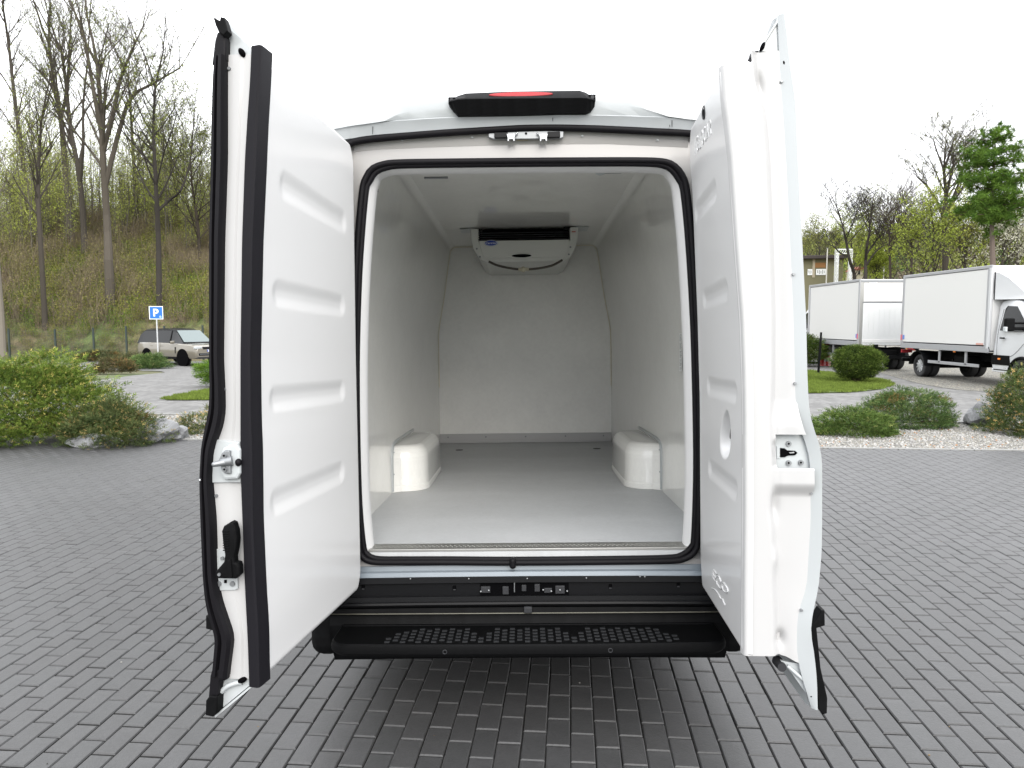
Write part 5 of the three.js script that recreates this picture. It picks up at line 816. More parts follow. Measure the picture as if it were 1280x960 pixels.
{
  const R = rng(99), kinds = [5, 6, 7].map(seed => { const Q = rng(seed), t = new Tris(), h = 7; for (let s = 0; s < 3; s++) { const b = V3((Q() - 0.5) * 1.2, 0, (Q() - 0.5) * 1.2), top = b.clone().add(V3((Q() - 0.5) * 1.5, h * (0.7 + 0.4 * Q()), (Q() - 0.5) * 1.5)); t.limb(b, top, 0.05, 0.01, 4, [0.11, 0.1, 0.08]); for (let k = 0; k < 26; k++) { const o = b.clone().lerp(top, 0.15 + 0.85 * Q()), e = o.clone().add(V3((Q() - 0.5) * 2.6, 0.3 + Q() * 1.1, (Q() - 0.5) * 2.6)); t.limb(o, e, 0.014, 0.006, 3, [0.12, 0.105, 0.085]); for (let m = 0; m < 14; m++) { const p = o.clone().lerp(e, 0.3 + 0.8 * Q()).add(V3(Q() - 0.5, Q() - 0.5, Q() - 0.5).multiplyScalar(0.5)), u = V3(Q() - 0.5, Q() - 0.5, Q() - 0.5), v = V3(Q() - 0.5, Q() - 0.5, Q() - 0.5), g = 0.16; t.tri(p, p.clone().addScaledVector(u, g), p.clone().addScaledVector(v, g), mul(mix([0.26, 0.33, 0.05], [0.36, 0.38, 0.09], Q()), 0.8 + 0.4 * Q())); } } } return t.build(); });
  const lists = [[], [], []];
  for (let i = 0; i < 300; i++) { const d = 55 + R() * 26, x = -(0.36 + 0.6 * R()) * d * 0.8; lists[i % 3].push([x, d, (i % 4 === 3 ? 1.1 + 0.7 * R() : 0.55 + 0.55 * R()), R() * 6]); }
  lists.forEach((l, k) => { const im = new THREE.InstancedMesh(kinds[k], M.leaf, l.length), o = new THREE.Object3D(); l.forEach(([x, d, s, r], i) => { o.position.set(x, H(x, d) - 0.1, -d); o.rotation.y = r; o.scale.set(Math.min(s, 0.95), s, Math.min(s, 0.95)); o.updateMatrix(); im.setMatrixAt(i, o.matrix); }); im.name = numbered('thicket'); im.userData.kind = 'stuff'; tag(im, `${['loose', 'dense', 'slender'][k]} leafing thicket along the ridge behind the bare trees`); scene.add(im); });
}
// far wood on the right and behind: one mass of crowns
{
  const R = rng(88);
  const crown = (seed, cols, dens, h) => { const Q = rng(seed), t = new Tris(); t.limb(V3(0, 0, 0), V3(0, h * 0.7, 0), 0.16, 0.06, 4, [0.1, 0.09, 0.075]); for (let i = 0; i < dens; i++) { const a = Q() * 6.28, y = Math.pow(Q(), 0.8), w = Math.sin(Math.PI * (0.15 + 0.8 * y)) * 0.36 * h * Math.sqrt(Q()), p = V3(Math.cos(a) * w, h * (0.22 + 0.78 * y), Math.sin(a) * w), u = V3(Q() - 0.5, Q() - 0.5, Q() - 0.5), v = V3(Q() - 0.5, Q() - 0.5, Q() - 0.5); const s = h * 0.075; t.tri(p, p.clone().addScaledVector(u, s), p.clone().addScaledVector(v, s), mul(mix(cols[0], cols[1], Q()), 0.7 + 0.6 * Q())); if (i % 6 === 0) t.limb(V3(0, h * (0.25 + 0.5 * y), 0), p, 0.035, 0.012, 3, [0.11, 0.095, 0.08]); } return t.build(); };
  const kinds = [crown(1, [[0.2, 0.27, 0.04], [0.28, 0.33, 0.06]], 480, 9), crown(2, [[0.15, 0.122, 0.09], [0.15, 0.13, 0.09]], 300, 9), crown(3, [[0.15, 0.18, 0.05], [0.21, 0.22, 0.07]], 480, 10), crown(4, [[0.05, 0.09, 0.03], [0.07, 0.11, 0.035]], 420, 11)];
  const lists = [[], [], [], []];
  for (let i = 0; i < 5200; i++) {
    const d = 118 + 190 * Math.pow(R(), 0.8), x = (R() * 1.5 - 0.55) * d; const n = fbm(x * 0.03, d * 0.03 + 8, 3), r = R(); const k = r < 0.06 ? 3 : n > 0.54 ? (r < 0.75 ? 0 : 2) : n < 0.44 ? (r < 0.7 ? 1 : 2) : r < 0.6 ? 2 : r < 0.8 ? 0 : 1; lists[k].push([x, d, 0.7 + 0.5 * R(), R() * 6]);
  }
  lists.forEach((l, k) => { const im = new THREE.InstancedMesh(kinds[k], M.leaf, l.length), o = new THREE.Object3D(); l.forEach(([x, d, s, r], i) => { o.position.set(x, H(x, d) - 0.2, -d); o.rotation.y = r; o.scale.set(s, s * (0.85 + 0.3 * hash2(i, k)), s); o.updateMatrix(); im.setMatrixAt(i, o.matrix); }); im.name = numbered('far_wood'); im.userData.kind = 'stuff'; tag(im, `${['light green', 'bare brown', 'olive', 'dark evergreen'][k]} trees of the distant wooded hills`); scene.add(im); });
}
// single trees on the right
const B0 = (px, D) => { const p = at(px, 404, D); p.y = H(p.x, -p.z); return p; };
const ground = (px, D) => project(B0(px, D)).slice(0, 2);
tree('tall half leafed tree with a fan shaped crown left of the pine', { depth: 4, fine: 0.016, name: 'leafing_tree', seed: 201, base: B0(1181, 72), line: [ground(1181, 72), [1182, 340], [1181, 290], [1181, 262], [1182, 240], [1180, 214]], r: 0.34, clear: 0.52, branch: 0.33, spread: 0.75, perStep: 2, leaves: 1.6, leafSize: 0.1, leafA: [0.16, 0.18, 0.06], leafB: [0.22, 0.23, 0.09], top: 0.22, forks: 3, side: [[[1181, 275], [1170, 250], [1158, 232], [1147, 222]], [[1182, 272], [1192, 245], [1200, 225], [1206, 205]]] });
tree('dark bare tree with a crooked low limb above the far box truck', { depth: 4, fine: 0.012, seed: 202, base: B0(1082, 62), line: [ground(1082, 62), [1082, 350], [1082, 328], [1084, 305], [1087, 290], [1087, 280]], r: 0.17, clear: 0.62, branch: 0.3, spread: 0.9, leaves: 0, bark: [0.04, 0.035, 0.03], side: [[[1082, 332], [1092, 318], [1100, 310], [1112, 304]], [[1084, 318], [1096, 300], [1106, 290]]], top: 0.2 });
tree('leaning dark bare tree in front of the white gantry', { depth: 4, fine: 0.012, seed: 203, base: B0(1070, 64), line: [ground(1070, 64), [1068, 344], [1062, 325], [1058, 303], [1055, 290], [1052, 278]], r: 0.17, clear: 0.55, branch: 0.34, spread: 0.95, leaves: 0, bark: [0.045, 0.04, 0.034], side: [[[1061, 322], [1050, 316], [1042, 308], [1032, 304]]], top: 0.25 });
tree('brown bare tree right of the crooked one', { depth: 4, fine: 0.012, seed: 204, base: B0(1114, 75), line: [ground(1114, 75), [1113, 340], [1112, 315], [1112, 296], [1113, 284]], r: 0.15, clear: 0.4, branch: 0.34, spread: 0.7, leaves: 0, bark: [0.075, 0.06, 0.05], perStep: 2 });
tree('thicket like bare tree in the brown middle of the far bank', { depth: 4, fine: 0.012, seed: 205, base: B0(1140, 80), line: [ground(1140, 80), [1139, 340], [1140, 316], [1138, 298], [1138, 288]], r: 0.15, clear: 0.3, branch: 0.38, spread: 0.75, leaves: 0, bark: [0.085, 0.068, 0.055], perStep: 2 });
const lime = { depth: 4, name: 'leafing_tree', leafA: [0.2, 0.26, 0.035], leafB: [0.28, 0.32, 0.06], leafSize: 0.14, leaves: 3, perStep: 2, clear: 0.2, spread: 0.9, branch: 0.38 };
tree('bright lime green tree under the fan shaped crown', { ...lime, seed: 206, base: B0(1168, 68), line: [ground(1168, 68), [1168, 345], [1166, 315], [1168, 292]], r: 0.16 });
tree('yellow green tree behind the pine trunk, left side', { ...lime, seed: 207, base: B0(1206, 74), line: [ground(1206, 74), [1206, 340], [1208, 312], [1206, 290]], r: 0.16, leafA: [0.18, 0.2, 0.04], leafB: [0.25, 0.25, 0.06] });
tree('yellow green tree right of the pine trunk at the picture edge', { ...lime, seed: 208, base: B0(1270, 78), line: [ground(1270, 78), [1270, 340], [1272, 310], [1272, 290]], r: 0.16 });
tree('blossoming whitish tree between the pine trunk and the right edge', { ...lime, seed: 209, base: B0(1252, 70), line: [ground(1252, 70), [1252, 345], [1254, 318], [1258, 300]], r: 0.13, leafA: [0.5, 0.48, 0.42], leafB: [0.35, 0.36, 0.25], leaves: 2 });
tree('leafing tree between the two dark bare trees and the brown one, far back', { ...lime, seed: 211, base: B0(1100, 100), line: [ground(1100, 100), [1100, 345], [1101, 320], [1100, 304]], r: 0.16, leafA: [0.17, 0.21, 0.04], leafB: [0.24, 0.27, 0.06] });
tree('leafing tree behind the brown thicket, just left of the lime green tree', { ...lime, seed: 212, base: B0(1134, 98), line: [ground(1134, 98), [1134, 345], [1133, 318], [1134, 300]], r: 0.16, leafA: [0.15, 0.18, 0.04], leafB: [0.22, 0.24, 0.06] });
tree('leafing tree above the far ochre building, left of the gantry', { ...lime, seed: 213, base: B0(1024, 125), line: [ground(1024, 125), [1024, 345], [1024, 322], [1025, 306]], r: 0.18, leafA: [0.15, 0.17, 0.04], leafB: [0.22, 0.23, 0.06] });
tree('leafing birch like tree right behind the white gantry', { ...lime, seed: 214, base: B0(1064, 104), line: [ground(1064, 104), [1064, 345], [1065, 318], [1064, 298]], r: 0.16 });
tree('small bright green shrub tree above the roof of the far box truck', { ...lime, seed: 210, base: B0(1096, 84), line: [ground(1096, 84), [1096, 355], [1096, 345], [1096, 337]], r: 0.1, branch: 0.3, leafA: [0.2, 0.26, 0.03], leafB: [0.26, 0.3, 0.05] });
// the tall pine
{
  const D = 58, b = B0(1241, D), g = thing('pine_tree', 'tall dark green pine with ragged tiers of needles above the near truck', 'tree', [b.x, b.y, b.z]), R = rng(55), wood = new Tris(), nd = new Tris(), limbs = new Tris();
  const P = (px, py, z = 0) => at(px, py, D + z).sub(b), sc = D / F; let a = V3(0, -0.3, 0); const line = [[1241, 400], [1241, 330], [1240, 290], [1241, 240], [1243, 200], [1244, 170]].map(p => P(...p));
  line.forEach((p, i) => { wood.limb(a, p, 0.3 - i * 0.045, 0.3 - (i + 1) * 0.045, 9, [0.13, 0.105, 0.09]); a = p; });
  const tiers = [[168, 10, 6], [178, 28, 10], [192, 34, 12], [206, 40, 13], [222, 42, 14], [236, 38, 13], [250, 34, 11], [256, 46, 14], [268, 44, 14], [278, 26, 9], [296, 8, 3]];
  for (const [py, wpx, n] of tiers) for (let i = 0; i < n; i++) {
    const az = i / n * 6.28 + R(), L = wpx * sc * (0.55 + 0.55 * R()), o = P(1242, py + (R() - 0.5) * 8), e = o.clone().add(V3(Math.cos(az) * L, (R() - 0.4) * 0.9, Math.sin(az) * L)); limbs.limb(o, e, 0.06, 0.015, 4, [0.09, 0.07, 0.05]);
    const m = 3 + Math.floor(L * 2.9); for (let k = 0; k < m; k++) {
      const c = o.clone().lerp(e, 0.3 + 0.75 * (k + R()) / m).add(V3((R() - 0.5) * 1.3, (R() - 0.4) * 0.55, (R() - 0.5) * 1.3)), tone = R();
      for (let j = 0; j < 34; j++) { const d = V3(R() - 0.5, R() - 0.38, R() - 0.5).normalize(), l = 0.25 + 0.4 * R(), s = V3(R() - 0.5, R() - 0.5, R() - 0.5).cross(d).normalize(); nd.tri(c.clone().addScaledVector(s, 0.024), c.clone().addScaledVector(s, -0.024), c.clone().addScaledVector(d, l), mul(mix([0.04, 0.085, 0.014], [0.115, 0.2, 0.03], tone), 0.75 + 0.5 * R())); }
    }
  }
  part('trunk', wood.build(), M.bark, g); const c = group('crown', g); part('limbs', limbs.build(), M.bark, c); part('needles', nd.build(), M.leaf, c);
}

// ---------------------------------------------------------------- vehicles and street furniture
const railMat = std({ color: lin(0.36, 0.365, 0.38), roughness: 0.45, metalness: 0.35 });
const vWhite = phy({ color: lin(0.52, 0.53, 0.54), roughness: 0.35, clearcoat: 0.7, clearcoatRoughness: 0.08 });
const boxWhite = phy({ color: lin(0.6, 0.597, 0.585), roughness: 0.45, clearcoat: 0.25, clearcoatRoughness: 0.2 });
const rimMat = std({ color: lin(0.55, 0.56, 0.57), roughness: 0.4, metalness: 0.7 });
function wheel(parent, x, y, z, r, w, rm, spokes = 5, hub = 0.62) {
  const t = part('wheel', new THREE.LatheGeometry([[hub * r, -w / 2], [r * 0.93, -w / 2], [r, -w * 0.36], [r, w * 0.36], [r * 0.93, w / 2], [hub * r, w / 2], [hub * r, -w / 2]].map(p => new THREE.Vector2(...p)), 36).rotateZ(Math.PI / 2), M.tyre, parent); t.position.set(x, y, z);
  const s = x < 0 ? -1 : 1, gs = [new THREE.CylinderGeometry(hub * r, hub * r, w * 0.5, 28).rotateZ(Math.PI / 2), new THREE.CylinderGeometry(r * 0.16, r * 0.16, 0.05, 14).rotateZ(Math.PI / 2).translate(s * w * 0.32, 0, 0)];
  for (let k = 0; k < spokes; k++) { const a = k / spokes * 6.283; gs.push(box(s * w * 0.28, r * 0.36, 0, 0.05, r * 0.46, r * 0.13, 0.01).rotateX(a)); }
  part('rim', gs, rm, t); return t;
}
// box truck: origin on the ground below the middle of the box, +z is forward
function boxTruck(label, pos, turn, o = {}) {
  const g = thing('box_truck', label, 'truck', pos, turn, 'white box trucks parked on the gravel'), L = 4.5, Wd = 2.16, y0 = 0.92, y1 = 3.28, h = y1 - y0, m = (y0 + y1) / 2;
  const cb = group('cargo_box', g);
  for (const s of [-1, 1]) part('side_panel', box(s * (Wd / 2 - 0.02), m + 0.05, 0, 0.03, h - 0.28, L - 0.2, 0.004), boxWhite, cb);
  part('box_roof', box(0, y1 - 0.02, 0, Wd - 0.1, 0.05, L - 0.1, 0.02), boxWhite, cb); part('box_floor', box(0, y0 + 0.05, 0, Wd - 0.08, 0.1, L - 0.08), M.zinc, cb); part('front_wall', box(0, m, L / 2 - 0.03, Wd - 0.12, h - 0.1, 0.05, 0.004), boxWhite, cb);
  for (const s of [-1, 1]) {
    part('bottom_rail', box(s * (Wd / 2 - 0.012), y0 + 0.07, 0, 0.045, 0.17, L, 0.008), railMat, cb); part('top_rail', box(s * (Wd / 2 - 0.012), y1 - 0.03, 0, 0.05, 0.09, L, 0.012), railMat, cb);
    for (const z of [-1, 1]) part('corner_post', box(s * (Wd / 2 - 0.02), m + 0.02, z * (L / 2 - 0.05), 0.07, h - 0.15, 0.1, 0.015), z > 0 ? vWhite : railMat, cb);
    part('corner_trim', box(s * (Wd / 2 - 0.006), m + 0.02, L / 2 - 0.13, 0.05, h - 0.2, 0.06, 0.008), railMat, cb);
    part('maker_plate', box(s * (Wd / 2 - 0.0), y0 + 0.22, L / 2 - 0.38, 0.012, 0.05, 0.3), std({ color: lin(0.5, 0.28, 0.24), roughness: 0.5 }), cb);
    part('rear_sticker', box(s * (Wd / 2 + 0.002), y0 + 0.34, -L / 2 + 0.16, 0.012, 0.14, 0.09), std({ color: lin(0.12, 0.2, 0.5), roughness: 0.5 }), cb);
    part('reflector', box(s * (Wd / 2 + 0.014), y0 + 0.33, -L / 2 + 0.05, 0.012, 0.18, 0.09), std({ color: lin(0.5, 0.12, 0.16), roughness: 0.5 }), cb);
  }
  for (const s of [-1, 1]) part('rear_post', box(s * (Wd / 2 - 0.075), m, -L / 2 + 0.02, 0.13, h - 0.06, 0.06, 0.01), M.alu, cb);
  part('rear_sill', box(0, y0 + 0.06, -L / 2 + 0.02, Wd - 0.1, 0.13, 0.05, 0.01), boxWhite, cb);
  // rear wall: upper flap and tail lift platform
  part('rear_flap', box(0, y1 - 0.42, -L / 2 + 0.02, Wd - 0.26, 0.74, 0.04, 0.006), boxWhite, cb); part('rear_frame', [box(0, y1 - 0.06, -L / 2 + 0.01, Wd - 0.05, 0.08, 0.07, 0.01), box(0, y1 - 0.82, -L / 2, Wd - 0.2, 0.04, 0.06, 0.006)], M.zinc, cb);
  part('tail_lift', [box(0, (y0 + y1 - 0.84) / 2, -L / 2 - 0.02, Wd - 0.24, y1 - 0.86 - y0, 0.05, 0.01), ...Array.from({ length: 9 }, (_, i) => box(-0.75 + i * 0.1875, 1.75, -L / 2 - 0.047, 0.012, 0.95, 0.006))], std({ color: lin(0.66, 0.67, 0.67), roughness: 0.45, metalness: 0.35 }), cb);
  part('lift_edge', box(0, y0 + 0.16, -L / 2 - 0.05, Wd - 0.24, 0.12, 0.02, 0.004), boxWhite, cb);
  part('hinge_strip', Array.from({ length: 14 }, (_, i) => box(-(Wd / 2 - 0.09), y0 + 0.2 + i * 0.1, -L / 2 - 0.02, 0.03, 0.05, 0.06, 0.004)), M.zinc, cb);
  const fl2 = new THREE.PlaneGeometry(0.3, 0.1); fl2.rotateY(Math.PI).translate(0.62, y1 - 0.16, -L / 2 - 0.004); const cv = document.createElement('canvas'); cv.width = 96; cv.height = 32; const c2 = cv.getContext('2d'); c2.fillStyle = '#e9e9e6'; c2.fillRect(0, 0, 96, 32); c2.fillStyle = '#9aa3bd'; c2.fillRect(10, 6, 70, 5); c2.fillRect(16, 15, 60, 4); c2.fillRect(40, 23, 44, 4); const tx = new THREE.CanvasTexture(cv); tx.colorSpace = THREE.SRGBColorSpace; part('plate_label', fl2, std({ map: tx, roughness: 0.5 }), cb);
  // chassis
  const ch = group('chassis', g);
  for (const s of [-1, 1]) {
    part('frame_rail', box(s * 0.4, 0.72, 0.6, 0.08, 0.2, L + 1.6), M.plastic, ch);
    part('side_guard', [box(s * 1.02, 0.52, 0.55, 0.03, 0.09, 2.5, 0.01), box(s * 1.02, 0.72, -0.1, 0.03, 0.4, 0.09), box(s * 1.02, 0.72, 1.2, 0.03, 0.4, 0.09)], railMat, ch);
    part('side_marker', box(s * 1.06, 0.88, 0.7, 0.02, 0.035, 0.1, 0.006), M.orangeLens, ch); part('side_marker', box(s * 1.06, 0.88, -1.9, 0.02, 0.035, 0.1, 0.006), M.orangeLens, ch);
    part('tail_light', [box(s * 0.86, 0.79, -L / 2 - 0.02, 0.36, 0.11, 0.06, 0.015)], M.redLens, ch); part('turn_light', box(s * 0.98, 0.79, -L / 2 - 0.04, 0.1, 0.1, 0.05, 0.01), M.orangeLens, ch);
    part('lift_arm', [cyl([s * 0.42, 0.5, -L / 2 + 0.5], [s * 0.5, 0.86, -L / 2 - 0.12], 0.05), box(s * 0.5, 0.9, -L / 2 - 0.1, 0.16, 0.12, 0.12, 0.02)], M.plastic, ch);
    part('mudguard', new THREE.TorusGeometry(0.44, 0.02, 5, 20, Math.PI).scale(1, 1, 14).rotateY(Math.PI / 2).translate(s * 0.82, 0.38, -1.25), M.plastic, ch);
  }
  part('tank', box(0.55, 0.66, 0.75, 0.5, 0.34, 0.85, 0.06), M.zinc, ch); part('battery_box', box(-0.55, 0.62, 0.6, 0.5, 0.3, 0.7, 0.05), M.plastic, ch); part('under_ride_bar', [box(0, 0.5, -L / 2 - 0.05, 2.0, 0.12, 0.1, 0.02), box(0, 0.66, -L / 2 + 0.15, 1.3, 0.22, 0.3, 0.03)], M.plastic, ch); part('axle', [cyl([-0.8, 0.36, -1.25], [0.8, 0.36, -1.25], 0.08), cyl([0, 0.45, -1.25], [0, 0.55, 2.5], 0.06)], M.plastic, ch); part('spare_wheel', new THREE.CylinderGeometry(0.34, 0.34, 0.2, 20).translate(0, 0.5, -1.75), M.tyre, ch); part('battery_lid', box(0, 0.5, 0.6, 0.7, 0.16, 0.6, 0.04), M.plastic, ch);
  for (const s of [-1, 1]) { wheel(g, s * 0.88, 0.36, -1.25, 0.36, 0.22, rimMat, 10, 0.6); wheel(g, s * 0.62, 0.36, -1.25, 0.36, 0.22, M.tyre, 0, 0.6); wheel(g, s * 0.88, 0.36, 3.45, 0.36, 0.22, rimMat, 10, 0.62); }
  // cab
  const zc = L / 2, cab = group('cab', g), prof = [[zc + 0.02, 0.62], [zc + 0.02, 2.2], [zc + 0.12, 2.32], [zc + 0.45, 2.36], [zc + 0.75, 2.3], [zc + 1.5, 1.62], [zc + 2.15, 1.38], [zc + 2.35, 1.1], [zc + 2.38, 0.62], [zc + 2.3, 0.4], [zc + 1.66, 0.4], [zc + 1.6, 0.62], [zc + 1.45, 0.76], [zc + 1.2, 0.82], [zc + 0.95, 0.76], [zc + 0.8, 0.62], [zc + 0.74, 0.4], [zc + 0.1, 0.4]];
  const wAt = (y) => y > 1.5 ? lerp(0.99, 0.8, (y - 1.5) / 0.86) : 0.99;
  const shell = extrude(prof.map(p => [-p[0], p[1]]), 1.98, { bevel: 0.05, seg: 3 }).rotateY(-Math.PI / 2).translate(-0.99, 0, 0);
  shell.computeBoundingBox(); { const bb = shell.boundingBox; shell.translate(-(bb.min.x + bb.max.x) / 2, 0, 0); if (bb.max.z < 0) shell.rotateY(Math.PI); const p = shell.attributes.position; for (let i = 0; i < p.count; i++) p.setX(i, p.getX(i) * wAt(p.getY(i)) / 0.99); }
  shell.computeVertexNormals(); part('cab_body', toCreasedNormals(shell.deleteAttribute('normal'), 0.5), vWhite, cab);
  for (const s of [-1, 1]) {
    const sideX = (y) => s * (wAt(y) + 0.004), win = [[zc + 0.3, 1.52], [zc + 0.3, 2.1], [zc + 0.36, 2.18], [zc + 0.72, 2.16], [zc + 1.28, 1.66], [zc + 1.3, 1.5]];
    const side = (pts, t) => loft([0, 1].map(k => pts.map(([z, y]) => [sideX(y) + (k ? s * t : -s * 0.02), y, z])), { crease: 0.3 });
    part('side_window', side(win, 0.003), M.darkGlass, cab); part('door_seam', [tube([[sideX(0.6), 0.6, zc + 0.24], [sideX(1.4), 1.4, zc + 0.24], [sideX(2.1), 2.1, zc + 0.24]], 0.006, 20, 4), tube([[sideX(0.85), 0.85, zc + 0.24], [sideX(0.85), 0.85, zc + 0.8], [sideX(1.2), 1.2, zc + 1.28]], 0.005, 20, 4)], M.plasticGrey, cab);
    part('door_handle', box(sideX(1.32), 1.32, zc + 0.42, 0.04, 0.04, 0.17, 0.01), M.plastic, cab); part('cladding', side([[zc + 0.04, 0.6], [zc + 0.04, 0.86], [zc + 0.74, 0.86], [zc + 0.78, 0.66], [zc + 0.76, 0.6]], 0.012), M.plastic, cab); part('cab_marker', box(sideX(0.75) + s * 0.014, 0.76, zc + 0.36, 0.02, 0.045, 0.1, 0.008), M.orangeLens, cab);
    part('wheel_arch', new THREE.TorusGeometry(0.46, 0.045, 8, 24, Math.PI).rotateY(Math.PI / 2).translate(s * 0.985, 0.36, zc + 1.2), M.plastic, cab); part('sill_step', box(s * 0.93, 0.45, zc + 0.4, 0.12, 0.1, 0.7, 0.02), vWhite, cab);
    part('mirror', [box(s * 1.3, 1.68, zc + 1.12, 0.24, 0.34, 0.12, 0.04), cyl([s * 0.95, 1.58, zc + 1.16], [s * 1.3, 1.58, zc + 1.12], 0.04), cyl([s * 0.95, 1.72, zc + 1.16], [s * 1.3, 1.72, zc + 1.12], 0.03)], M.plastic, cab); part('mirror_lamp', box(s * 1.41, 1.56, zc + 1.14, 0.06, 0.13, 0.11, 0.02), M.castWhite, cab); part('headlight', box(s * 0.78, 1.05, zc + 2.3, 0.3, 0.24, 0.1, 0.04), M.pane, cab); part('seat', box(s * 0.42, 1.5, zc + 0.45, 0.5, 1.0, 0.2, 0.06), M.plastic, cab);
  }
  const ws = (z, y, o2) => [z, y]; part('windscreen', loft([-1, 1].map(s => [[s * 0.78, 2.2, zc + 0.87], [s * 0.9, 1.68, zc + 1.44], [s * 0.9, 1.665, zc + 1.42], [s * 0.78, 2.19, zc + 0.85]])).translate(0, 0.04, 0.02), M.glass, cab);
  part('grille', box(0, 0.95, zc + 2.37, 1.1, 0.34, 0.06, 0.02), M.plastic, cab); part('front_bumper', box(0, 0.52, zc + 2.36, 1.9, 0.24, 0.12, 0.05), M.plasticGrey, cab);
  // roof deflector with raked cheeks
  const df = [[zc + 0.04, 2.36], [zc + 0.04, 3.1], [zc + 0.12, 3.12], [zc + 0.4, 2.95], [zc + 0.85, 2.5], [zc + 1.0, 2.34]];
  const dx = (t) => lerp(1.0, 0.7, t); part('roof_deflector', loft([-1, -0.94, 0.94, 1].map((s, i) => df.map(([z, y]) => [s * dx(ss(zc, zc + 1, z)) , i === 0 || i === 3 ? y - 0.03 * ss(2.4, 3, y) : y, z])), { crease: 0.4 }), vWhite, cab); part('deflector_seal', [-1, 1].map(s => tube([[s * 1.0, 2.36, zc + 0.02], [s * 1.01, 2.8, zc + 0.02], [s * 1.0, 3.1, zc + 0.02]], 0.014, 12, 5)), M.plasticGrey, cab);
  return g;
}
boxTruck('near white box truck facing the camera at the right edge, black side mirror', [14.12, 0.008, -22.2], 0);
boxTruck('far white box truck turned away, folded tail lift on its rear', [13.52, 0.008, -28.45], Math.PI);

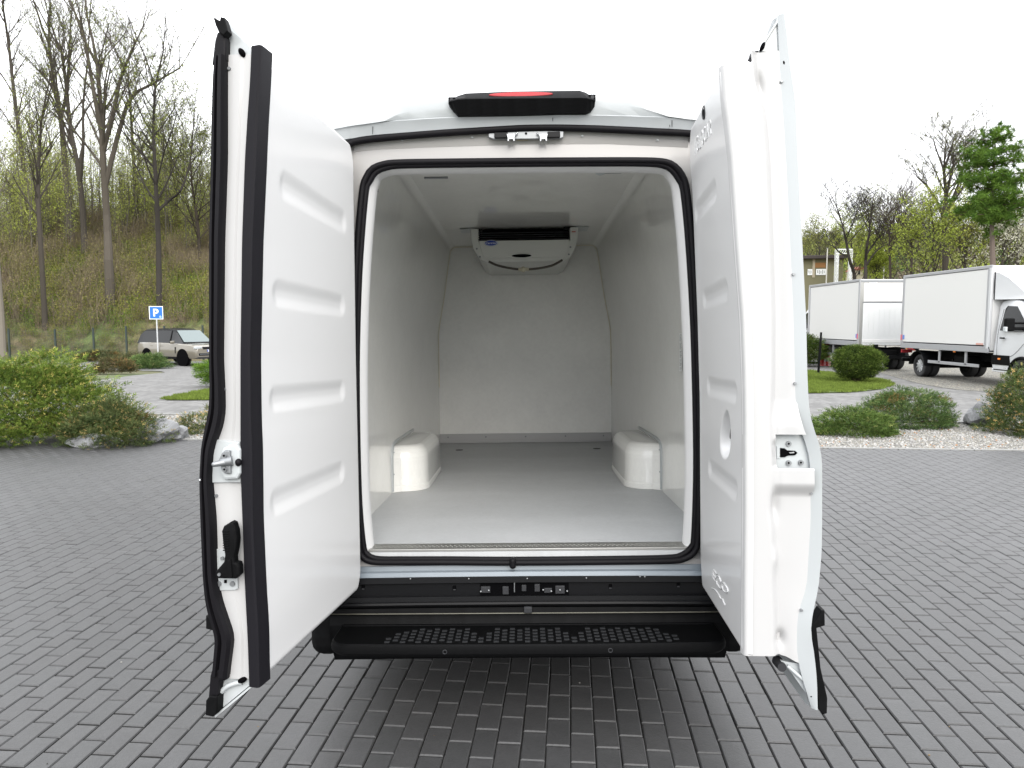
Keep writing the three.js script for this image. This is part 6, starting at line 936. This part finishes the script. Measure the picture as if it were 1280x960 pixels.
// off-road car by the slope
{
  const hp = at(227, 445, 38.6), h = V3(0.857, 0, 0.515), turn = Math.atan2(h.x, h.z), y = H(hp.x, -hp.z) + 0.0, g = thing('off_road_car', 'champagne coloured off-road car with a black roof parked below the slope', 'car', [hp.x, y, hp.z], turn);
  const paint = phy({ color: lin(0.17, 0.155, 0.124), roughness: 0.35, metalness: 0.2, clearcoat: 1, clearcoatRoughness: 0.05 }), L = 2.5, w = 1.0;
  // stations along the car: [z, half width, sill, shoulder]
  const st = [[-2.48, 0.84, 0.62, 1.02], [-2.42, 0.92, 0.46, 1.12], [-2.2, 0.97, 0.4, 1.16], [-1.4, 1.0, 0.36, 1.17], [0, 1.0, 0.36, 1.16], [1.0, 1.0, 0.36, 1.14], [1.25, 1.0, 0.36, 1.13], [1.9, 0.985, 0.38, 1.1], [2.2, 0.95, 0.38, 1.06], [2.38, 0.9, 0.42, 1.0], [2.48, 0.82, 0.48, 0.9]];
  part('body', loft(st.map(([z, hw, a, b]) => [[-hw * 0.94, a, z], [-hw, a + 0.12, z], [-hw, lerp(a, b, 0.62), z], [-hw * 0.965, b - 0.05, z], [-hw * 0.92, b, z], [0, b + 0.035, z], [hw * 0.92, b, z], [hw * 0.965, b - 0.05, z], [hw, lerp(a, b, 0.62), z], [hw, a + 0.12, z], [hw * 0.94, a, z]]), { crease: 0.5 }), paint, g);
  const gs = [[-2.43, 0.86, 1.12, 1.2], [-2.28, 0.84, 1.12, 1.64], [-2.02, 0.82, 1.12, 1.84], [-0.5, 0.82, 1.12, 1.87], [0.4, 0.82, 1.12, 1.84], [0.75, 0.82, 1.12, 1.72], [1.45, 0.88, 1.08, 1.15]];
  part('greenhouse', loft(gs.map(([z, hw, a, b]) => [[-hw * 1.08, a, z], [-lerp(hw * 1.08, hw * 0.86, (b - a) / 0.75), b - 0.05, z], [-hw * 0.72, b, z], [0, b + 0.01, z], [hw * 0.72, b, z], [lerp(hw * 1.08, hw * 0.86, (b - a) / 0.75), b - 0.05, z], [hw * 1.08, a, z]]), { crease: 0.5 }), M.darkGlass, g);
  part('roof', loft([[-2.28, 1.74], [-2.0, 1.855], [-0.5, 1.885], [0.4, 1.855], [0.7, 1.75]].map(([z, y]) => [[-0.73, y - 0.06, z], [-0.58, y, z], [0, y + 0.012, z], [0.58, y, z], [0.73, y - 0.06, z], [0.6, y - 0.03, z], [-0.6, y - 0.03, z]]), { crease: 0.4 }), M.blackMetal, g);
  const wsc = loft([-1, 1].map(s => [[s * 0.66, 1.79, 0.66], [s * 0.8, 1.2, 1.4], [s * 0.8, 1.19, 1.38], [s * 0.66, 1.78, 0.64]])); part('windscreen', wsc.translate(0, 0.018, 0.02), phy({ color: lin(0.12, 0.15, 0.15), roughness: 0.05, specularIntensity: 0.8 }), g);
  for (const s of [-1, 1]) {
    wheel(g, s * 0.86, 0.39, -1.5, 0.39, 0.27, M.blackMetal, 7, 0.7); wheel(g, s * 0.86, 0.39, 1.5, 0.39, 0.27, M.blackMetal, 7, 0.7);
    for (const z of [-1.5, 1.5]) part('wheel_arch', new THREE.CylinderGeometry(0.46, 0.46, 0.12, 28, 1, false, 0, 6.283).rotateZ(Math.PI / 2).translate(s * 0.945, 0.42, z), M.hole, g);
    part('sill', box(s * 0.96, 0.4, 0, 0.08, 0.14, 2.1, 0.02), M.plastic, g); part('headlight', box(s * 0.72, 0.93, 2.38, 0.38, 0.13, 0.2, 0.03), phy({ color: lin(0.35, 0.37, 0.38), roughness: 0.08, clearcoat: 1 }), g); part('door_mirror', [box(s * 1.08, 1.2, 0.85, 0.22, 0.16, 0.12, 0.04)], paint, g); part('vent_blade', box(s * 1.0, 0.8, 0.95, 0.016, 0.32, 0.08), M.blackMetal, g); part('door_handle', box(s * 0.985, 1.0, -0.2, 0.02, 0.03, 0.2), paint, g); part('door_handle', box(s * 0.985, 1.0, -1.1, 0.02, 0.03, 0.2), paint, g); part('door_seam', tube([[s * 1.004, 0.5, -0.35], [s * 1.0, 0.9, -0.35], [s * 0.96, 1.14, -0.35]], 0.007, 12, 4), M.hole, g); part('roof_rail', box(s * 0.62, 1.9, -0.7, 0.03, 0.02, 1.9, 0.008), M.blackMetal, g); part('window_frame', [tube([[s * 0.9, 1.16, 0.35], [s * 0.78, 1.6, 0.36], [s * 0.72, 1.8, 0.36]], 0.025, 10, 4)], M.blackMetal, g);
  }
  part('grille', box(0, 0.92, 2.45, 1.0, 0.13, 0.1, 0.02), M.blackMetal, g); part('lower_grille', box(0, 0.6, 2.44, 1.5, 0.13, 0.12, 0.03), M.blackMetal, g); part('splitter', box(0, 0.42, 2.36, 1.66, 0.08, 0.2, 0.03), M.plasticGrey, g); part('chrome_bar', box(0, 0.615, 2.505, 1.4, 0.02, 0.015), M.zinc, g);
  part('number_plate', [box(0.0, 0.78, 2.5, 0.52, 0.12, 0.02, 0.004)], std({ color: lin(0.78, 0.78, 0.78), roughness: 0.4 }), g); part('plate_band', box(-0.24, 0.78, 2.511, 0.05, 0.11, 0.006), std({ color: lin(0.04, 0.09, 0.4), roughness: 0.4 }), g); part('bonnet_seam', tube([[-0.86, 1.09, 2.1], [-0.3, 1.1, 2.25], [0.3, 1.1, 2.25], [0.86, 1.09, 2.1]], 0.008, 16, 4), M.hole, g);
}
// parking sign
{
  const D = 35.5, p = at(196, 404, D); p.y = H(p.x, -p.z); const g = thing('parking_sign', 'blue square parking sign with a white letter on a grey post', 'road sign', [p.x, p.y, p.z], 0.2);
  const yc = at(194, 391, D).y - p.y; part('post', cyl([0, 0, 0], [0, yc + 0.2, 0], 0.033), std({ color: lin(0.5, 0.51, 0.52), roughness: 0.5, metalness: 0.5 }), g);
  const cv = document.createElement('canvas'); cv.width = cv.height = 128; const x = cv.getContext('2d'); x.fillStyle = '#e8eef5'; x.fillRect(0, 0, 128, 128); x.fillStyle = '#1263c4'; x.fillRect(6, 6, 116, 116); x.fillStyle = '#f2f5f8'; x.font = 'bold 104px sans-serif'; x.textAlign = 'center'; x.textBaseline = 'middle'; x.fillText('P', 60, 62); x.strokeStyle = '#d4dfee'; x.lineWidth = 4; x.beginPath(); x.arc(103, 104, 8, 0, 5); x.moveTo(99, 92); x.lineTo(112, 108); x.stroke();
  const t = new THREE.CanvasTexture(cv); t.colorSpace = THREE.SRGBColorSpace; part('panel', box(0, yc, 0.045, 0.645, 0.645, 0.02, 0.008), M.zinc, g); part('face', new THREE.PlaneGeometry(0.63, 0.63).translate(0, yc, 0.0575), std({ map: t, roughness: 0.5 }), g); for (const k of [-0.15, 0.15]) part('clamp', box(0, yc + k, 0.02, 0.1, 0.04, 0.05, 0.004), M.zinc, g);
}
// fence at the foot of the slope
{
  const px = [[10, 443, 411], [68, 445, 412], [116, 448, 410], [157, 449, 408], [205, 449, 408], [253, 446, 407]].map(([x, b, t]) => { const q = at(x, 404, 42.3); q.y = H(q.x, -q.z) - 0.02; const top = at(x, t, 42.3).y; return { q, h: top - q.y }; }), o = px[0].q, g = thing('fence', 'dark green wire fence with slim square posts below the wooded slope', 'fence', [o.x, o.y, o.z]);
  const gm = std({ color: lin(0.022, 0.035, 0.032), roughness: 0.5 }), wires = [];
  px.forEach(({ q, h }, i) => { const a = q.clone().sub(o); part('post', box(a.x, a.y + h / 2, a.z, 0.09, h, 0.09, 0.01), gm, g); part('post_cap', box(a.x, a.y + h + 0.01, a.z, 0.1, 0.02, 0.1, 0.005), gm, g); const n = px[i + 1]; if (n) { const b = n.q.clone().sub(o); for (let k = 0; k <= 7; k++) wires.push(cyl([a.x, a.y + h * (0.06 + 0.125 * k), a.z], [b.x, b.y + n.h * (0.06 + 0.125 * k), b.z], 0.0035, 0.0035, 4)); for (let k = 1; k < 30; k++) { const t = k / 30; wires.push(cyl([lerp(a.x, b.x, t), lerp(a.y, b.y, t) + 0.08, lerp(a.z, b.z, t)], [lerp(a.x, b.x, t), lerp(a.y + h, b.y + n.h, t) - 0.08, lerp(a.z, b.z, t)], 0.003, 0.003, 3)); } } });
  part('wire_mesh', wires, gm, g).userData.kind = 'stuff';
}
// red hydrant beside the far truck, a marker stake behind it
{
  const p = G(1031, 457), g = thing('hydrant', 'red standing hydrant between the two dwarf pines', 'hydrant', [p.x, p.y, p.z]), red = phy({ color: lin(0.5, 0.02, 0.02), roughness: 0.35, clearcoat: 0.6 });
  part('base', new THREE.CylinderGeometry(0.2, 0.24, 0.42, 18).translate(0, 0.21, 0), red, g); part('collar', new THREE.CylinderGeometry(0.23, 0.23, 0.06, 18).translate(0, 0.45, 0), M.castWhite, g); part('barrel', new THREE.CylinderGeometry(0.19, 0.19, 0.34, 18).translate(0, 0.64, 0), red, g); part('cap', new THREE.SphereGeometry(0.19, 18, 8, 0, 6.3, 0, 1.57).scale(1, 0.6, 1).translate(0, 0.81, 0), red, g); part('nozzle', cyl([-0.28, 0.66, 0.05], [0.28, 0.66, 0.05], 0.07), red, g); part('band', new THREE.CylinderGeometry(0.212, 0.222, 0.16, 18, 1, true, -0.6, 1.9).translate(0, 0.26, 0), M.castWhite, g);
  const q = at(1025, 404, 24.5); q.y = 0; const s = thing('marker_stake', 'dark slanting stake standing left of the far truck side', 'stake', [q.x, 0, q.z]); part('shaft', [cyl([0, 0, 0], [0.05, 1.42, 0], 0.04, 0.035)], M.plastic, s); part('foot', new THREE.CylinderGeometry(0.12, 0.14, 0.06, 14).translate(0, 0.03, 0), M.plastic, s);
}
// far things right of the van: flat roofed building, white gantry, poles, small house
{
  const D = 112, p = B0(1012, D), g = thing('flat_roofed_building', 'far low ochre building with a dark flat roof and painted white walls', 'building', [p.x, p.y, p.z], -0.15), y = (py) => at(1020, py, D).y - p.y, x = (px) => at(px, 404, D).x - p.x;
  part('wall', box(-0.6, y(324) / 2, -3, 10.4, y(324), 6), std({ color: lin(0.17, 0.16, 0.095), roughness: 0.9 }), g); part('roof', box(-0.6, y(324) + 0.2, -2.8, 11.2, 0.5, 7.4, 0.05), std({ color: lin(0.05, 0.04, 0.038), roughness: 0.8 }), g); part('orange_panel', box(x(1022), y(332), 0.03, 1.6, 0.75, 0.06), std({ color: lin(0.28, 0.14, 0.05), roughness: 0.8 }), g); part('pillar', box(x(1014.5), y(335), 0.04, 0.35, 3, 0.1), std({ color: lin(0.4, 0.35, 0.26), roughness: 0.9 }), g);
  const cv = document.createElement('canvas'); cv.width = 256; cv.height = 128; const c = cv.getContext('2d'); c.fillStyle = '#e4e6e6'; c.fillRect(0, 0, 256, 128); c.strokeStyle = '#2a2d31'; c.lineWidth = 12; const R = rng(6); for (let k = 0; k < 5; k++) { c.beginPath(); c.moveTo(30 + k * 44, 25 + R() * 30); c.bezierCurveTo(60 + k * 40, 10 + R() * 40, 20 + k * 44, 70 + R() * 40, 52 + k * 42, 70 + R() * 40); c.stroke(); } const t = new THREE.CanvasTexture(cv); t.colorSpace = THREE.SRGBColorSpace; const gm = std({ map: t, roughness: 0.9 });
  for (const [a, b] of [[1007.5, 1013], [1017.5, 1029]]) part('painted_wall', box((x(a) + x(b)) / 2, y(340.5), 0.05, x(b) - x(a), 0.9, 0.1), gm, g);
}
{
  const D = 92, p = B0(1051, D), g = thing('signal_gantry', 'white lattice gantry standing behind the far box truck', 'gantry', [p.x, p.y, p.z]), y = (py) => at(1051, py, D).y - p.y, x = (px) => at(px, 404, D).x - p.x, wm = std({ color: lin(0.72, 0.74, 0.74), roughness: 0.5 });
  for (const px of [1043, 1060]) { const X = x(px), w = 0.16, hgt = y(313); const gs = []; for (const a of [-w, w]) for (const b of [-w, w]) gs.push(box(X + a, hgt / 2, b, 0.06, hgt, 0.06)); const n = Math.floor(hgt / 0.5); for (let k = 0; k < n; k++) gs.push(cyl([X - w, k * 0.5, w], [X + w, k * 0.5 + 0.5, w], 0.035, 0.035, 4), cyl([X + w, k * 0.5, w], [X - w, k * 0.5 + 0.5, w], 0.035, 0.035, 4), box(X, k * 0.5, w, 2 * w, 0.05, 0.05)); part('lattice_post', gs, wm, g); }
  part('cross_beam', [box((x(1043) + x(1060)) / 2, y(312.5), 0, x(1060) - x(1043) + 0.3, 0.12, 0.3), box((x(1043) + x(1060)) / 2, y(317.5), 0, x(1060) - x(1043), 0.09, 0.3), ...Array.from({ length: 6 }, (_, k) => cyl([lerp(x(1043), x(1060), k / 6), y(317.5), 0.12], [lerp(x(1043), x(1060), (k + 1) / 6), y(312.5), 0.12], 0.035, 0.035, 4))], wm, g);
}
for (const [px, top, D, l] of [[1031, 311, 86, 'pale concrete pole in front of the far ochre building'], [1102, 312, 96, 'thin pale pole between the crooked and the brown bare tree'], [1268, 292, 88, 'thin pale pole at the right edge behind the pine']]) { const p = B0(px, D), g = thing('utility_pole', l, 'pole', [p.x, p.y, p.z]), h = at(px, top, D).y - p.y; part('mast', cyl([0, 0, 0], [0, h, 0], 0.09, 0.06, 8), std({ color: lin(0.5, 0.49, 0.45), roughness: 0.8 }), g); part('pole_cap', box(0, h, 0, 0.16, 0.06, 0.16, 0.01), M.zinc, g); }
{
  const D = 105, p = B0(1076, D), g = thing('small_house', 'tiny cream house with a red roof between the two dark bare trees', 'house', [p.x, p.y, p.z]), y = (py) => at(1076, py, D).y - p.y;
  part('wall', box(0, y(338) / 2, -2, 1.6, y(338), 3), std({ color: lin(0.55, 0.5, 0.38), roughness: 0.9 }), g); part('roof', extrude([[-1, 0], [1, 0], [0, 0.6]], 3.2).translate(0, y(338), -0.4), std({ color: lin(0.3, 0.1, 0.06), roughness: 0.8 }), g); part('window', box(-0.3, y(341), -0.48, 0.3, 0.5, 0.06), M.glass, g);
}

renderer.render(scene, camera);
